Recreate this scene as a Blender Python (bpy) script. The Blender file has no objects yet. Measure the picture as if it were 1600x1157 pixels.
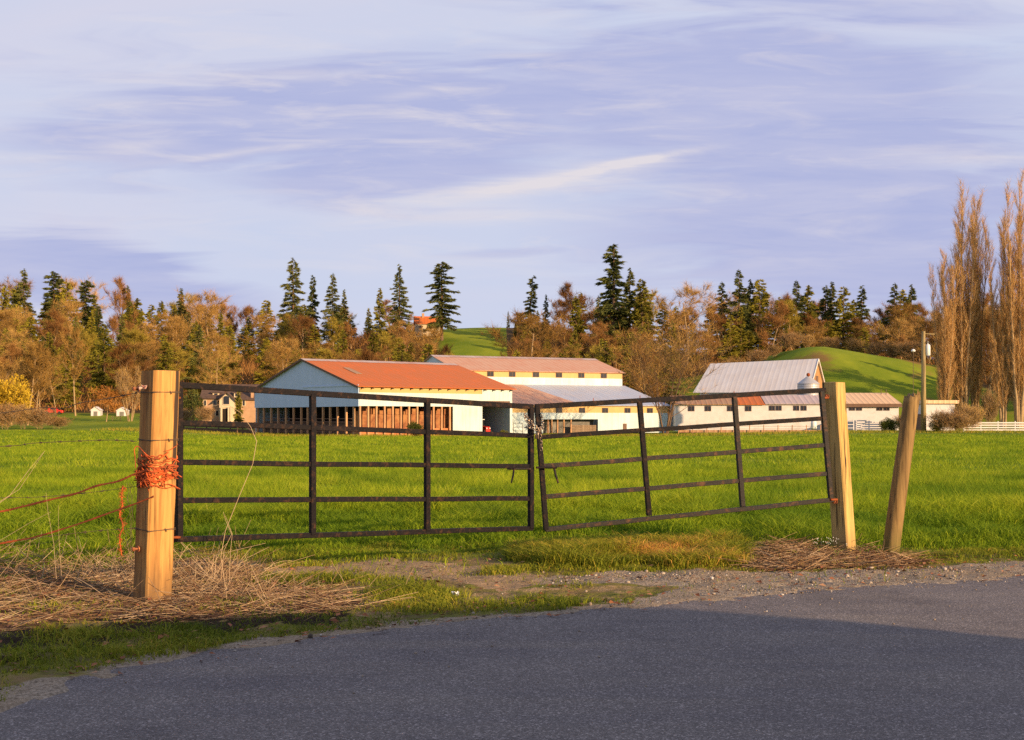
import bpy, bmesh, math, random
import numpy as np
from mathutils import Vector, Matrix

# ------------------------------------------------------------------ camera, sky, sun, exposure
SC = bpy.context.scene
COL = SC.collection
F = 2000.0      # focal length in photo pixels (photo 1600 wide)
HZ = 655.0      # horizon row in the photo
CH = 1.35       # camera height
cam_d = bpy.data.cameras.new('camera')
cam = bpy.data.objects.new('camera', cam_d); COL.objects.link(cam)
cam.location = (0, 0, CH); cam.rotation_euler = (math.pi/2, 0, 0)
cam_d.sensor_width = 36; cam_d.lens = 36*F/1600
cam_d.shift_y = (HZ-578.5)/1600
cam_d.clip_start = 0.1; cam_d.clip_end = 5000
SC.camera = cam

SUN_EL = math.radians(13.0)
SUN_PHI = math.radians(48.0)      # to the right of straight behind the camera
sd = Vector((math.sin(SUN_PHI)*math.cos(SUN_EL), -math.cos(SUN_PHI)*math.cos(SUN_EL), math.sin(SUN_EL)))
sun_d = bpy.data.lights.new('sun', 'SUN')
sun_d.energy = 5.0; sun_d.angle = math.radians(0.5); sun_d.color = (1.0, 0.68, 0.37)
sun = bpy.data.objects.new('sun', sun_d); COL.objects.link(sun)
sun.rotation_euler = sd.to_track_quat('Z', 'Y').to_euler()
sun.location = (20, -20, 30)

class N:
    """small helper for node trees"""
    def __init__(s, tree):
        s.t = tree; s.n = tree.nodes; s.l = tree.links
    def new(s, typ, **kw):
        n = s.n.new(typ)
        for k, v in kw.items():
            if k.startswith('i_'):
                key = k[2:]
                key = int(key) if key.isdigit() else key.replace('_', ' ')
                s.set(n.inputs[key], v)
            else:
                setattr(n, k, v)
        return n
    def set(s, inp, v):
        if isinstance(v, bpy.types.NodeSocket): s.l.new(v, inp)
        elif isinstance(v, bpy.types.Node): s.l.new(v.outputs[0], inp)
        else:
            if isinstance(v, (tuple, list)) and len(v) == 3 and inp.type == 'RGBA': v = (*v, 1)
            inp.default_value = v
    def math(s, op, a, b=0.0, c=None, clamp=False):
        n = s.n.new('ShaderNodeMath'); n.operation = op; n.use_clamp = clamp
        s.set(n.inputs[0], a); s.set(n.inputs[1], b)
        if c is not None: s.set(n.inputs[2], c)
        return n.outputs[0]
    def mix(s, f, a, b, typ='MIX'):
        n = s.n.new('ShaderNodeMix'); n.data_type = 'RGBA'; n.blend_type = typ
        s.set(n.inputs[0], f); s.set(n.inputs[6], a); s.set(n.inputs[7], b)
        return n.outputs[2]
    def ramp(s, f, stops):
        n = s.n.new('ShaderNodeValToRGB')
        el = n.color_ramp.elements
        while len(el) < len(stops): el.new(0.5)
        for e, (p, c) in zip(el, stops):
            e.position = p
            e.color = (c, c, c, 1) if isinstance(c, (int, float)) else (*c, 1)
        s.set(n.inputs[0], f)
        return n.outputs[0]
    def noise(s, vec=None, scale=5, detail=4, rough=0.5, dist=0.0):
        n = s.n.new('ShaderNodeTexNoise')
        n.inputs['Scale'].default_value = scale; n.inputs['Detail'].default_value = detail
        n.inputs['Roughness'].default_value = rough; n.inputs['Distortion'].default_value = dist
        if vec is not None: s.set(n.inputs['Vector'], vec)
        return n.outputs[0]
    def mapping(s, vec, scale=(1, 1, 1), rot=(0, 0, 0), loc=(0, 0, 0)):
        n = s.n.new('ShaderNodeMapping')
        n.inputs['Scale'].default_value = scale; n.inputs['Rotation'].default_value = rot; n.inputs['Location'].default_value = loc
        s.set(n.inputs['Vector'], vec)
        return n.outputs[0]

world = bpy.data.worlds.new('World'); SC.world = world; world.use_nodes = True
w = N(world.node_tree); w.n.clear()
sky = w.new('ShaderNodeTexSky'); sky.sky_type = 'NISHITA'; sky.sun_disc = False
sky.sun_elevation = SUN_EL; sky.sun_rotation = math.pi-SUN_PHI
sky.air_density = 1.0; sky.dust_density = 1.0; sky.ozone_density = 3.0
tc = w.new('ShaderNodeTexCoord')
sep = w.new('ShaderNodeSeparateXYZ', i_0=tc.outputs['Generated'])
ax = w.math('MAXIMUM', w.math('ABSOLUTE', sep.outputs[1]), 0.15)
ta = w.math('DIVIDE', sep.outputs[0], ax)          # tangent of azimuth (world anchored)
te = w.math('DIVIDE', sep.outputs[2], ax)          # tangent of elevation
cmb = w.new('ShaderNodeCombineXYZ', i_0=ta, i_1=te, i_2=sep.outputs[1])
big = w.noise(w.mapping(cmb, scale=(1.6, 7.0, 0.3), rot=(0, 0, math.radians(-7)), loc=(3.1, 1.7, 0)), 1.3, 5, 0.5, 0.6)
mid = w.noise(w.mapping(cmb, scale=(3.0, 26.0, 0.3), rot=(0, 0, math.radians(-7)), loc=(1.3, 0.2, 0)), 1.6, 6, 0.55, 0.9)
fine = w.noise(w.mapping(cmb, scale=(8, 60, 0.3), rot=(0, 0, math.radians(-10))), 1.5, 7, 0.6, 1.2)
def blob(cx, cy, rx, ry, rot=0.0, soft=1.0):
    """soft elliptical cloud field at (tan azimuth, tan elevation)"""
    dx = w.math('SUBTRACT', ta, cx); dy = w.math('SUBTRACT', te, cy)
    c, s_ = math.cos(rot), math.sin(rot)
    a = w.math('ADD', w.math('MULTIPLY', dx, c/rx), w.math('MULTIPLY', dy, s_/rx))
    b = w.math('ADD', w.math('MULTIPLY', dx, -s_/ry), w.math('MULTIPLY', dy, c/ry))
    b = w.math('ADD', b, w.math('MULTIPLY', w.math('SUBTRACT', mid, 0.5), 2.6))
    r = w.math('ADD', w.math('MULTIPLY', a, a), w.math('MULTIPLY', b, b))
    return w.math('POWER', 2.718, w.math('MULTIPLY', r, -soft))
def px(u, v): return ((u-800)/F, (HZ-v)/F)
# pale high sky with a lilac cloud deck in front of it
deck = None
for (u, v, ru, rv, rot, amp) in ((560, 195, 480, 110, 0.03, 1.0), (180, 205, 240, 60, .05, .7), (1150, 150, 520, 150, -0.02, .95), (1330, 330, 470, 170, 0.0, .95), (1400, 440, 330, 60, 0.0, .8), (120, 432, 300, 50, -0.16, 1.1),
                            (640, 265, 330, 45, 0.1, .8), (800, 395, 150, 12, 0.05, .5)):
    cx, cy = px(u, v)
    b = w.math('MULTIPLY', blob(cx, cy, ru/F, rv/F, rot, 1.1), amp)
    deck = b if deck is None else w.math('MAXIMUM', deck, b)
deck = w.math('ADD', deck, w.math('MULTIPLY', w.math('SUBTRACT', big, 0.5), 0.9), clamp=True)
streak = None
for (u, v, ru, rv, rot, amp) in ((960, 262, 120, 7, 0.19, 1.6), (820, 290, 190, 14, 0.13, 1.3), (760, 335, 200, 14, 0.02, .6), (450, 118, 130, 9, 0.0, .7), (190, 165, 130, 10, -.02, .4), (230, 225, 60, 9, .1, .5),
                                 (380, 238, 130, 6, 0.12, .8), (1500, 245, 180, 10, -.03, .5), (640, 150, 60, 8, .15, .5), (60, 245, 130, 8, .0, .45), (820, 88, 60, 6, 0, .6)):
    cx, cy = px(u, v)
    b = w.math('MULTIPLY', blob(cx, cy, ru/F, rv/F, rot, 1.0), amp)
    streak = b if streak is None else w.math('ADD', streak, b)
streak = w.math('MULTIPLY', streak, w.ramp(fine, [(0.25, 0.25), (0.65, 1.0)]), clamp=True)
band = w.noise(w.mapping(cmb, scale=(5.5, 34.0, 0.3), rot=(0, 0, math.radians(-6)), loc=(6.3, 2.2, 0)), 1.7, 8, 0.6, 0.7)
lx, ly = px(520, 170)
bmask = w.math('MAXIMUM', blob(lx, ly, 480/F, 150/F, 0.04, .8), w.math('MULTIPLY', blob(*px(820, 350), 420/F, 60/F, .02, .8), .8))
streak = w.math('ADD', streak, w.math('MULTIPLY', bmask, w.ramp(band, [(0.48, 0.0), (0.70, .75)])), clamp=True)
rx, ry = px(1350, 190)
streak = w.math('ADD', streak, w.math('MULTIPLY', blob(rx, ry, 420/F, 170/F, 0.0, .8), w.ramp(band, [(0.54, 0.0), (0.75, .35)])), clamp=True)
pale = w.mix(w.ramp(big, [(0.3, 0.0), (0.7, 1.0)]), (0.60, 0.67, 0.87), (0.72, 0.70, 0.83))
lilac = w.mix(w.ramp(w.math('ADD', mid, w.math('MULTIPLY', fine, .4)), [(0.42, 0.0), (0.95, 1.0)]), (0.43, 0.475, 0.76), (0.56, 0.575, 0.79))
cloud = w.mix(w.ramp(deck, [(0.12, 0.0), (0.6, 1.0)]), pale, lilac)
cloud = w.mix(w.math('MULTIPLY', streak, 0.9), cloud, (0.83, 0.77, 0.80))
skyc = w.mix(1.0, sky.outputs[0], (0.08, 0.08, 0.08), 'MULTIPLY')
# clouds thin out overhead and behind the camera, where the clear evening sky shows
cover = w.math('MULTIPLY', w.ramp(sep.outputs[2], [(0.0, 1.0), (0.34, 1.0), (0.62, 0.65), (1.0, 0.55)]),
               w.ramp(w.math('ADD', w.math('MULTIPLY', sep.outputs[1], 0.5), 0.5), [(0.3, 0.75), (0.75, 0.95)]))
fin = w.mix(cover, skyc, cloud)
bg = w.new('ShaderNodeBackground', i_0=fin, i_1=0.70)
w.l.new(bg.outputs[0], w.new('ShaderNodeOutputWorld').inputs[0])

SC.view_settings.view_transform = 'Standard'; SC.view_settings.look = 'None'
SC.view_settings.exposure = 0.5; SC.view_settings.gamma = 1.0
SC.cycles.max_bounces = 5; SC.cycles.diffuse_bounces = 2; SC.cycles.glossy_bounces = 2
SC.cycles.transparent_max_bounces = 6; SC.cycles.use_denoising = False

# ------------------------------------------------------------------ helpers
R = random.Random(7)
def tag(o, label=None, cat=None, group=None, kind=None):
    if label: o['label'] = label
    if cat: o['category'] = cat
    if group: o['group'] = group
    if kind: o['kind'] = kind
    return o
def empty(name, loc=(0, 0, 0), rz=0.0):
    o = bpy.data.objects.new(name, None); COL.objects.link(o)
    o.location = loc; o.rotation_euler = (0, 0, rz); o.empty_display_size = 0.3
    return o
def thing(name, label, cat, loc=(0, 0, 0), rz=0.0, group=None):
    return tag(empty(name, loc, rz), label, cat, group)
def P(u, v, d):
    return Vector(((u-800)/F*d, d, CH-(v-HZ)/F*d))
def G(u, v):        # point on the level ground by the gate
    d = CH*F/(v-HZ); return ((u-800)/F*d, d)

class MB:
    def __init__(s): s.v = []; s.f = []
    def quad(s, *p):
        i = len(s.v); s.v += [tuple(q) for q in p]; s.f.append(tuple(range(i, i+len(p))))
    def box(s, x0, x1, y0, y1, z0, z1):
        s.hexa([(x0, y0, z0), (x1, y0, z0), (x1, y1, z0), (x0, y1, z0)], [(x0, y0, z1), (x1, y0, z1), (x1, y1, z1), (x0, y1, z1)])
    def hexa(s, a, b):
        i = len(s.v); n = len(a); s.v += [tuple(q) for q in a]+[tuple(q) for q in b]
        s.f.append(tuple(range(i+n-1, i-1, -1))); s.f.append(tuple(range(i+n, i+2*n)))
        for k in range(n):
            j = (k+1) % n; s.f.append((i+k, i+j, i+n+j, i+n+k))
    def prism(s, poly, off):     # polygon swept along a vector
        o = Vector(off); s.hexa(poly, [tuple(Vector(p)+o) for p in poly])
    def beam(s, p0, p1, wd, h, up=(0, 0, 1), wd1=None, h1=None):
        p0, p1 = Vector(p0), Vector(p1); d = (p1-p0).normalized(); up = Vector(up)
        if abs(d.dot(up)) > 0.97: up = Vector((0, 1, 0))
        sx = d.cross(up).normalized(); uz = sx.cross(d).normalized()
        def ring(p, a, b): return [p+sx*a/2*i+uz*b/2*j for i, j in ((-1, -1), (1, -1), (1, 1), (-1, 1))]
        s.hexa(ring(p0, wd, h), ring(p1, wd1 or wd, h1 or h))
    def tube(s, pts, rad, n=6, cap=True):
        pts = [Vector(p) for p in pts]; m = len(pts)
        if not hasattr(rad, '__len__'): rad = [rad]*m
        i0 = len(s.v); prev = None
        for k, p in enumerate(pts):
            d = (pts[min(k+1, m-1)]-pts[max(k-1, 0)])
            d = d.normalized() if d.length > 1e-9 else Vector((0, 0, 1))
            if prev is None:
                a = Vector((0, 0, 1)) if abs(d.z) < 0.9 else Vector((1, 0, 0))
                sx = d.cross(a).normalized()
            else:
                sx = (prev-d*prev.dot(d)).normalized()
            prev = sx; sy = d.cross(sx)
            for q in range(n):
                t = 2*math.pi*q/n
                s.v.append(tuple(p+(sx*math.cos(t)+sy*math.sin(t))*rad[k]))
        for k in range(m-1):
            for q in range(n):
                a = i0+k*n+q; b = i0+k*n+(q+1) % n
                s.f.append((a, b, b+n, a+n))
        if cap:
            s.f.append(tuple(range(i0+n-1, i0-1, -1))); s.f.append(tuple(range(i0+(m-1)*n, i0+m*n)))
    def lathe(s, c, prof, n=24):
        c = Vector(c); i0 = len(s.v)
        for r, z in prof:
            for q in range(n):
                t = 2*math.pi*q/n; s.v.append((c.x+r*math.cos(t), c.y+r*math.sin(t), c.z+z))
        for k in range(len(prof)-1):
            for q in range(n):
                a = i0+k*n+q; b = i0+k*n+(q+1) % n
                s.f.append((a, b, b+n, a+n))
        s.f.append(tuple(range(i0+n-1, i0-1, -1))); s.f.append(tuple(range(i0+(len(prof)-1)*n, i0+len(prof)*n)))
    def build(s, name, mat, parent=None, smooth=False, world=False, bevel=0.0, wloc=None):
        me = bpy.data.meshes.new(name)
        v = s.v
        if world and parent is not None:
            o = parent.location.copy()
            if parent.parent: o += parent.parent.location
            v = [(a-o.x, b-o.y, c-o.z) for a, b, c in v]
        if wloc is not None: v = [(a-wloc[0], b-wloc[1], c-wloc[2]) for a, b, c in v]
        me.from_pydata(v, [], s.f); me.materials.append(mat)
        if smooth: me.polygons.foreach_set('use_smooth', [True]*len(me.polygons))
        o = bpy.data.objects.new(name, me); COL.objects.link(o)
        if parent is not None: o.parent = parent
        if wloc is not None: o.location = wloc
        if bevel:
            m = o.modifiers.new('bevel', 'BEVEL'); m.width = bevel; m.segments = 2; m.limit_method = 'ANGLE'
        return o

def np_obj(name, V, T, mat, parent=None, quads=None, attrs=None, smooth=False, loc=None):
    """fast mesh object from numpy arrays of triangles (and quads)"""
    me = bpy.data.meshes.new(name)
    V = np.asarray(V, np.float32); T = np.asarray(T, np.int32).reshape(-1, 3)
    loops = T.ravel(); nt = len(T); nq = 0
    if quads is not None:
        quads = np.asarray(quads, np.int32).reshape(-1, 4); nq = len(quads); loops = np.concatenate([loops, quads.ravel()])
    me.vertices.add(len(V)); me.vertices.foreach_set('co', V.ravel())
    me.loops.add(len(loops)); me.loops.foreach_set('vertex_index', loops)
    me.polygons.add(nt+nq)
    st = np.concatenate([np.arange(nt)*3, nt*3+np.arange(nq)*4]).astype(np.int32)
    tt = np.concatenate([np.full(nt, 3), np.full(nq, 4)]).astype(np.int32)
    me.polygons.foreach_set('loop_start', st); me.polygons.foreach_set('loop_total', tt)
    if smooth: me.polygons.foreach_set('use_smooth', np.ones(nt+nq, bool))
    for k, a in (attrs or {}).items():
        at = me.attributes.new(k, 'FLOAT', 'POINT'); at.data.foreach_set('value', np.asarray(a, np.float32))
    me.update(calc_edges=True); me.materials.append(mat)
    if name is None: return me
    o = bpy.data.objects.new(name, me); COL.objects.link(o)
    if parent is not None: o.parent = parent
    if loc is not None: o.location = loc
    return o

_g = np.random.RandomState(11).rand(256, 256)
def vn(x, y, sc, ox=0.0):
    x = np.asarray(x, float)*sc+57.3+ox; y = np.asarray(y, float)*sc+91.7+ox*1.7
    xi = np.floor(x).astype(int); yi = np.floor(y).astype(int); fx = x-xi; fy = y-yi
    fx = fx*fx*(3-2*fx); fy = fy*fy*(3-2*fy)
    a = _g[xi % 256, yi % 256]; b = _g[(xi+1) % 256, yi % 256]; c = _g[xi % 256, (yi+1) % 256]; d = _g[(xi+1) % 256, (yi+1) % 256]
    return (a*(1-fx)+b*fx)*(1-fy)+(c*(1-fx)+d*fx)*fy-0.5
def fbm(x, y, sc, o=3, ox=0.0):
    return sum(vn(x, y, sc*2**k, ox+k*13.1)*0.55**k for k in range(o))
def ss(a, b, x):
    t = np.clip((np.asarray(x, float)-a)/(b-a), 0, 1); return t*t*(3-2*t)
def inpoly(x, y, poly):
    x = np.asarray(x, float); y = np.asarray(y, float); c = np.zeros(x.shape, bool); n = len(poly)
    for i in range(n):
        x0, y0 = poly[i]; x1, y1 = poly[(i+1) % n]
        if y0 == y1: continue
        c ^= ((y0 > y) != (y1 > y)) & (x < (x1-x0)*(y-y0)/(y1-y0)+x0)
    return c

# ------------------------------------------------------------------ materials
def newmat(name):
    m = bpy.data.materials.new(name); m.use_nodes = True; n = N(m.node_tree); n.n.clear()
    out = n.new('ShaderNodeOutputMaterial'); b = n.new('ShaderNodeBsdfPrincipled')
    n.l.new(b.outputs[0], out.inputs[0]); b.inputs['Specular IOR Level'].default_value = 0.3
    return m, n, b, out
def bump(n, b, h, strength=0.3, dist=0.02):
    bp = n.new('ShaderNodeBump', i_Strength=strength, i_Distance=dist); n.l.new(h, bp.inputs['Height'])
    n.l.new(bp.outputs[0], b.inputs['Normal'])
def simple(name, c, rough=0.7, var=0.25, scale=3.0, metal=0.0, c2=None, c2amt=0.5, c2scale=1.5, bmp=0.15, bscale=30, spec=0.3):
    m, n, b, out = newmat(name)
    t = n.new('ShaderNodeTexCoord').outputs['Object']
    no = n.noise(t, scale, 5, 0.6)
    col = n.mix(n.ramp(no, [(0.3, 0.0), (0.7, 1.0)]), tuple(x*(1-var) for x in c), tuple(min(1, x*(1+var)) for x in c))
    if c2 is not None:
        n2 = n.noise(t, c2scale, 6, 0.65, 0.5)
        col = n.mix(n.ramp(n2, [(1-c2amt-0.12, 0.0), (1-c2amt+0.08, 1.0)]), col, c2)
    n.set(b.inputs['Base Color'], col); b.inputs['Roughness'].default_value = rough; b.inputs['Metallic'].default_value = metal
    b.inputs['Specular IOR Level'].default_value = spec
    if bmp: bump(n, b, n.noise(t, bscale, 4, 0.6), bmp, 0.01)
    return m
def corrugated(name, c, axis=0, pitch=0.9, c2=None, c2amt=0.4, rough=0.55, metal=0.0, streak=(0.25, 0.06), var=0.12, depth=0.05):
    """sheet metal cladding: ribs repeat along local axis, stains run across it"""
    m, n, b, out = newmat(name)
    t = n.new('ShaderNodeTexCoord').outputs['Object']
    sp = n.new('ShaderNodeSeparateXYZ', i_0=t)
    a = sp.outputs[axis]
    saw = n.math('SINE', n.math('MULTIPLY', a, 2*math.pi/pitch))
    rib = n.math('POWER', n.math('ADD', n.math('MULTIPLY', saw, 0.5), 0.5), 3.0)
    sc = [streak[1]]*3; sc[axis] = streak[0]*4
    no = n.noise(n.mapping(t, scale=tuple(sc)), 3.0, 6, 0.65)
    no2 = n.noise(t, 0.35, 5, 0.6)
    sheet = n.new('ShaderNodeTexWhiteNoise', noise_dimensions='1D'); n.set(sheet.inputs['W'], n.math('FLOOR', n.math('DIVIDE', a, 1.1)))
    col = n.mix(no, tuple(x*(1-var) for x in c), tuple(min(1, x*(1+var)) for x in c))
    col = n.mix(n.math('MULTIPLY', sheet.outputs[0], 0.16), col, tuple(x*0.55 for x in c))
    if c2 is not None:
        f = n.math('ADD', n.math('MULTIPLY', no, 0.6), n.math('MULTIPLY', no2, 0.4))
        col = n.mix(n.ramp(f, [(max(0.0, 0.75-c2amt-0.1), 0.0), (0.75-c2amt+0.14, 1.0)]), col, c2)
    n.set(b.inputs['Base Color'], col); b.inputs['Roughness'].default_value = rough; b.inputs['Metallic'].default_value = metal
    bump(n, b, n.math('ADD', rib, n.math('MULTIPLY', no, 0.15)), 0.7, depth)
    return m
def wood(name, c, c2, axis=2, scale=9.0, rough=0.75, stretch=0.05, cracks=(0.05, 0.03, 0.02), bmp=0.5, wet=None):
    m, n, b, out = newmat(name)
    t = n.new('ShaderNodeTexCoord').outputs['Object']
    sc = [1.0]*3; sc[axis] = stretch
    g = n.noise(n.mapping(t, scale=tuple(sc)), scale*4, 6, 0.65, 0.6)
    g2 = n.noise(n.mapping(t, scale=tuple(sc), loc=(3, 1, 2)), scale, 4, 0.6, 1.2)
    col = n.mix(n.ramp(g2, [(0.3, 0.0), (0.68, 1.0)]), c, c2)
    col = n.mix(n.ramp(g, [(0.3, 0.95), (0.54, 0.0)]), col, tuple(x*0.38 for x in c))
    cr = n.noise(n.mapping(t, scale=tuple(x if i != axis else 0.012 for i, x in enumerate(sc)), loc=(9, 4, 1)), scale*3.4, 2, 0.4, 0.3)
    crk = n.ramp(cr, [(0.30, 1.0), (0.34, 0.0)])
    col = n.mix(crk, col, cracks)
    if wet is not None:      # soil splashed on the foot of a post
        z = n.new('ShaderNodeSeparateXYZ', i_0=t).outputs[2]
        f = n.ramp(n.math('ADD', n.math('MULTIPLY', z, 1.6), n.math('MULTIPLY', n.math('SUBTRACT', g2, 0.5), 0.9)), [(0.05, 0.75), (0.55, 0.0)])
        col = n.mix(f, col, wet)
    n.set(b.inputs['Base Color'], col); b.inputs['Roughness'].default_value = rough
    bump(n, b, n.math('SUBTRACT', g, n.math('MULTIPLY', crk, 1.5)), bmp, 0.006)
    return m
def attrmat(name, stops, rough=0.8, trans=0.0, objvar=0.0, patch=None, spec=0.2, tcol=None):
    """colour from the per-blade 'var' attribute; trans mixes in translucency for leaves"""
    m, n, b, out = newmat(name)
    at = n.new('ShaderNodeAttribute', attribute_name='var')
    f = at.outputs['Fac']
    if objvar:
        oi = n.new('ShaderNodeObjectInfo')
        f = n.math('ADD', f, n.math('MULTIPLY', n.math('SUBTRACT', oi.outputs['Random'], 0.5), objvar), clamp=True)
    col = n.ramp(f, stops)
    if patch is not None:
        pos = n.new('ShaderNodeNewGeometry').outputs['Position']
        sc, c2, amt = patch
        no = n.noise(n.mapping(pos, scale=(1.0, 0.5, 0.0)), sc, 4, 0.6, 0.4)
        col = n.mix(n.ramp(no, [(0.42, 0.0), (0.62, amt)]), col, c2)
    n.set(b.inputs['Base Color'], col); b.inputs['Roughness'].default_value = rough
    b.inputs['Specular IOR Level'].default_value = spec
    if trans:
        tr = n.new('ShaderNodeBsdfTranslucent'); n.set(tr.inputs[0], col)
        mx = n.new('ShaderNodeMixShader', i_0=trans)
        n.l.new(b.outputs[0], mx.inputs[1]); n.l.new(tr.outputs[0], mx.inputs[2]); n.l.new(mx.outputs[0], out.inputs[0])
    return m

M = {}
M['post_wood'] = wood('post_wood', (0.36, 0.155, 0.04), (0.70, 0.40, 0.12), 2, 7, wet=(0.17, 0.10, 0.045))
M['post_wood2'] = wood('post_wood2', (0.50, 0.32, 0.10), (0.64, 0.45, 0.16), 2, 8, wet=(0.30, 0.20, 0.09))
M['round_wood'] = wood('round_wood', (0.20, 0.12, 0.045), (0.34, 0.22, 0.08), 2, 10, wet=(0.13, 0.12, 0.03))
M['grey_wood'] = wood('grey_wood', (0.20, 0.13, 0.08), (0.33, 0.24, 0.16), 2, 3)
M['gate'] = simple('gate_paint', (0.006, 0.0045, 0.007), 0.6, 0.4, 6, c2=(0.07, 0.032, 0.016), c2amt=0.36, c2scale=20, bmp=0.4, bscale=60, spec=0.15)
M['gate_rust'] = simple('gate_rust', (0.008, 0.005, 0.005), 0.65, 0.4, 6, c2=(0.12, 0.045, 0.014), c2amt=0.36, c2scale=13, bmp=0.5, bscale=60, spec=0.4)
M['rust'] = simple('rust', (0.28, 0.07, 0.02), 0.8, 0.4, 12, bmp=0.5)
M['wire'] = simple('wire', (0.12, 0.085, 0.06), 0.6, 0.4, 10, metal=0.3, bmp=0)
M['chain'] = simple('chain_steel', (0.42, 0.36, 0.30), 0.35, 0.3, 40, metal=0.85, c2=(0.25, 0.12, 0.05), c2amt=0.4, c2scale=30, bmp=0)
M['twine'] = simple('orange_twine', (0.62, 0.12, 0.03), 0.8, 0.45, 25, c2=(0.28, 0.07, 0.03), c2amt=0.45, c2scale=14, bmp=0)
M['rope'] = simple('rust_rope', (0.12, 0.028, 0.015), 0.85, 0.4, 22, c2=(0.28, 0.06, 0.018), c2amt=0.42, c2scale=8, bmp=0.3, bscale=120)
M['bolt'] = simple('bolt', (0.40, 0.15, 0.07), 0.5, 0.3, 20, metal=0.4, bmp=0)
M['rag'] = simple('faded_tape', (0.45, 0.16, 0.14), 0.8, 0.4, 20, c2=(0.6, 0.5, 0.42), c2amt=0.5, c2scale=25)
M['blue_tin_x'] = corrugated('pale_blue_tin_front', (0.60, 0.73, 0.77), 0, 1.1, c2=(0.48, 0.54, 0.52), c2amt=0.26)
M['blue_tin_y'] = corrugated('pale_blue_tin_gable', (0.52, 0.66, 0.86), 1, 1.0, c2=(0.46, 0.59, 0.78), c2amt=0.25, depth=0.05)
M['rust_roof'] = corrugated('rusty_red_roof', (0.82, 0.155, 0.012), 0, 1.0, c2=(0.52, 0.15, 0.04), c2amt=0.38, rough=0.7, streak=(0.3, 0.15))
M['faded_roof'] = corrugated('faded_rust_roof', (0.60, 0.26, 0.15), 0, 1.0, c2=(0.60, 0.36, 0.25), c2amt=0.33, rough=0.65, streak=(0.3, 0.08))
M['galv_roof'] = corrugated('galvanised_roof', (0.46, 0.52, 0.66), 0, 1.0, c2=(0.5, 0.47, 0.50), c2amt=0.22, rough=0.5, metal=0.1, streak=(0.35, 0.05))
M['silver_roof'] = corrugated('silver_tin_roof', (0.70, 0.70, 0.75), 0, 1.0, c2=(0.62, 0.57, 0.56), c2amt=0.26, rough=0.6, metal=0.0, streak=(0.4, 0.08), depth=0.02, var=0.07)
M['cap'] = corrugated('worn_ridge_cap', (0.55, 0.47, 0.45), 0, 0.9, c2=(0.45, 0.22, 0.16), c2amt=0.25)
M['brown_roof'] = corrugated('brown_tin_roof', (0.40, 0.13, 0.06), 0, 0.9, c2=(0.40, 0.24, 0.13), c2amt=0.38)
M['pink_roof'] = corrugated('greyed_pink_roof', (0.56, 0.46, 0.47), 0, 1.0, c2=(0.48, 0.36, 0.33), c2amt=0.25)
M['tan_roof'] = corrugated('tan_roof', (0.80, 0.54, 0.32), 0, 0.9, c2=(0.7, 0.45, 0.26), c2amt=0.2)
M['fibreglass'] = corrugated('yellowed_fibreglass', (0.66, 0.44, 0.17), 0, 2.4, c2=(0.56, 0.37, 0.15), c2amt=0.3, rough=0.6, streak=(0.2, 0.2))
M['white_tin'] = corrugated('white_tin', (0.58, 0.72, 0.80), 0, 1.2, c2=(0.50, 0.56, 0.55), c2amt=0.26)
M['white_paint'] = simple('white_paint', (0.66, 0.63, 0.64), 0.7, 0.08, 1.0, c2=(0.55, 0.50, 0.48), c2amt=0.35, c2scale=0.4)
M['cream'] = simple('cream_stucco', (0.66, 0.54, 0.38), 0.8, 0.1, 1.0)
M['tan_wall'] = simple('tan_siding', (0.48, 0.29, 0.17), 0.8, 0.15, 1.0)
M['dark_roof'] = simple('brown_shingles', (0.12, 0.075, 0.055), 0.85, 0.3, 2.0)
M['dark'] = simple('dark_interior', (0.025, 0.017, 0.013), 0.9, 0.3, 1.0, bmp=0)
M['glass'] = simple('window_glass', (0.02, 0.022, 0.03), 0.12, 0.1, 1.0, bmp=0, spec=0.6)
M['fascia'] = simple('brown_fascia', (0.17, 0.10, 0.07), 0.8, 0.2, 2.0)
M['bay_post'] = wood('bay_post', (0.50, 0.24, 0.12), (0.62, 0.38, 0.2), 2, 2)
M['hay'] = simple('stacked_hay_and_boards', (0.26, 0.10, 0.045), 0.9, 0.45, 1.4, c2=(0.40, 0.20, 0.08), c2amt=0.45, c2scale=0.6)
M['curb'] = simple('orange_curb', (0.52, 0.20, 0.08), 0.85, 0.2, 1.0)
M['barn_board'] = wood('weathered_boards', (0.42, 0.21, 0.09), (0.55, 0.32, 0.15), 2, 1.2)
M['grey_panel'] = simple('grey_curtain', (0.20, 0.19, 0.17), 0.8, 0.25, 0.7, c2=(0.13, 0.12, 0.11), c2amt=0.4, c2scale=0.5)
M['white_fence'] = simple('white_board_paint', (0.72, 0.68, 0.68), 0.7, 0.1, 1.0)
M['pole'] = wood('pole_wood', (0.34, 0.25, 0.11), (0.42, 0.32, 0.15), 2, 1.5)
M['tank'] = simple('white_enamel', (0.8, 0.8, 0.8), 0.35, 0.05, 1.0)
M['bin_steel'] = corrugated('bin_steel', (0.52, 0.52, 0.54), 2, 0.35, rough=0.4, metal=0.3)
M['red'] = simple('red_paint', (0.62, 0.03, 0.02), 0.4, 0.15, 2.0)
M['tyre'] = simple('rubber', (0.03, 0.03, 0.03), 0.85, 0.2, 2.0)
M['bark'] = simple('pale_bark', (0.42, 0.29, 0.15), 0.85, 0.25, 1.0, c2=(0.24, 0.15, 0.08), c2amt=0.4, c2scale=1.0, bmp=0)
M['dark_bark'] = simple('dark_bark', (0.16, 0.10, 0.06), 0.9, 0.3, 1.0, bmp=0)
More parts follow.
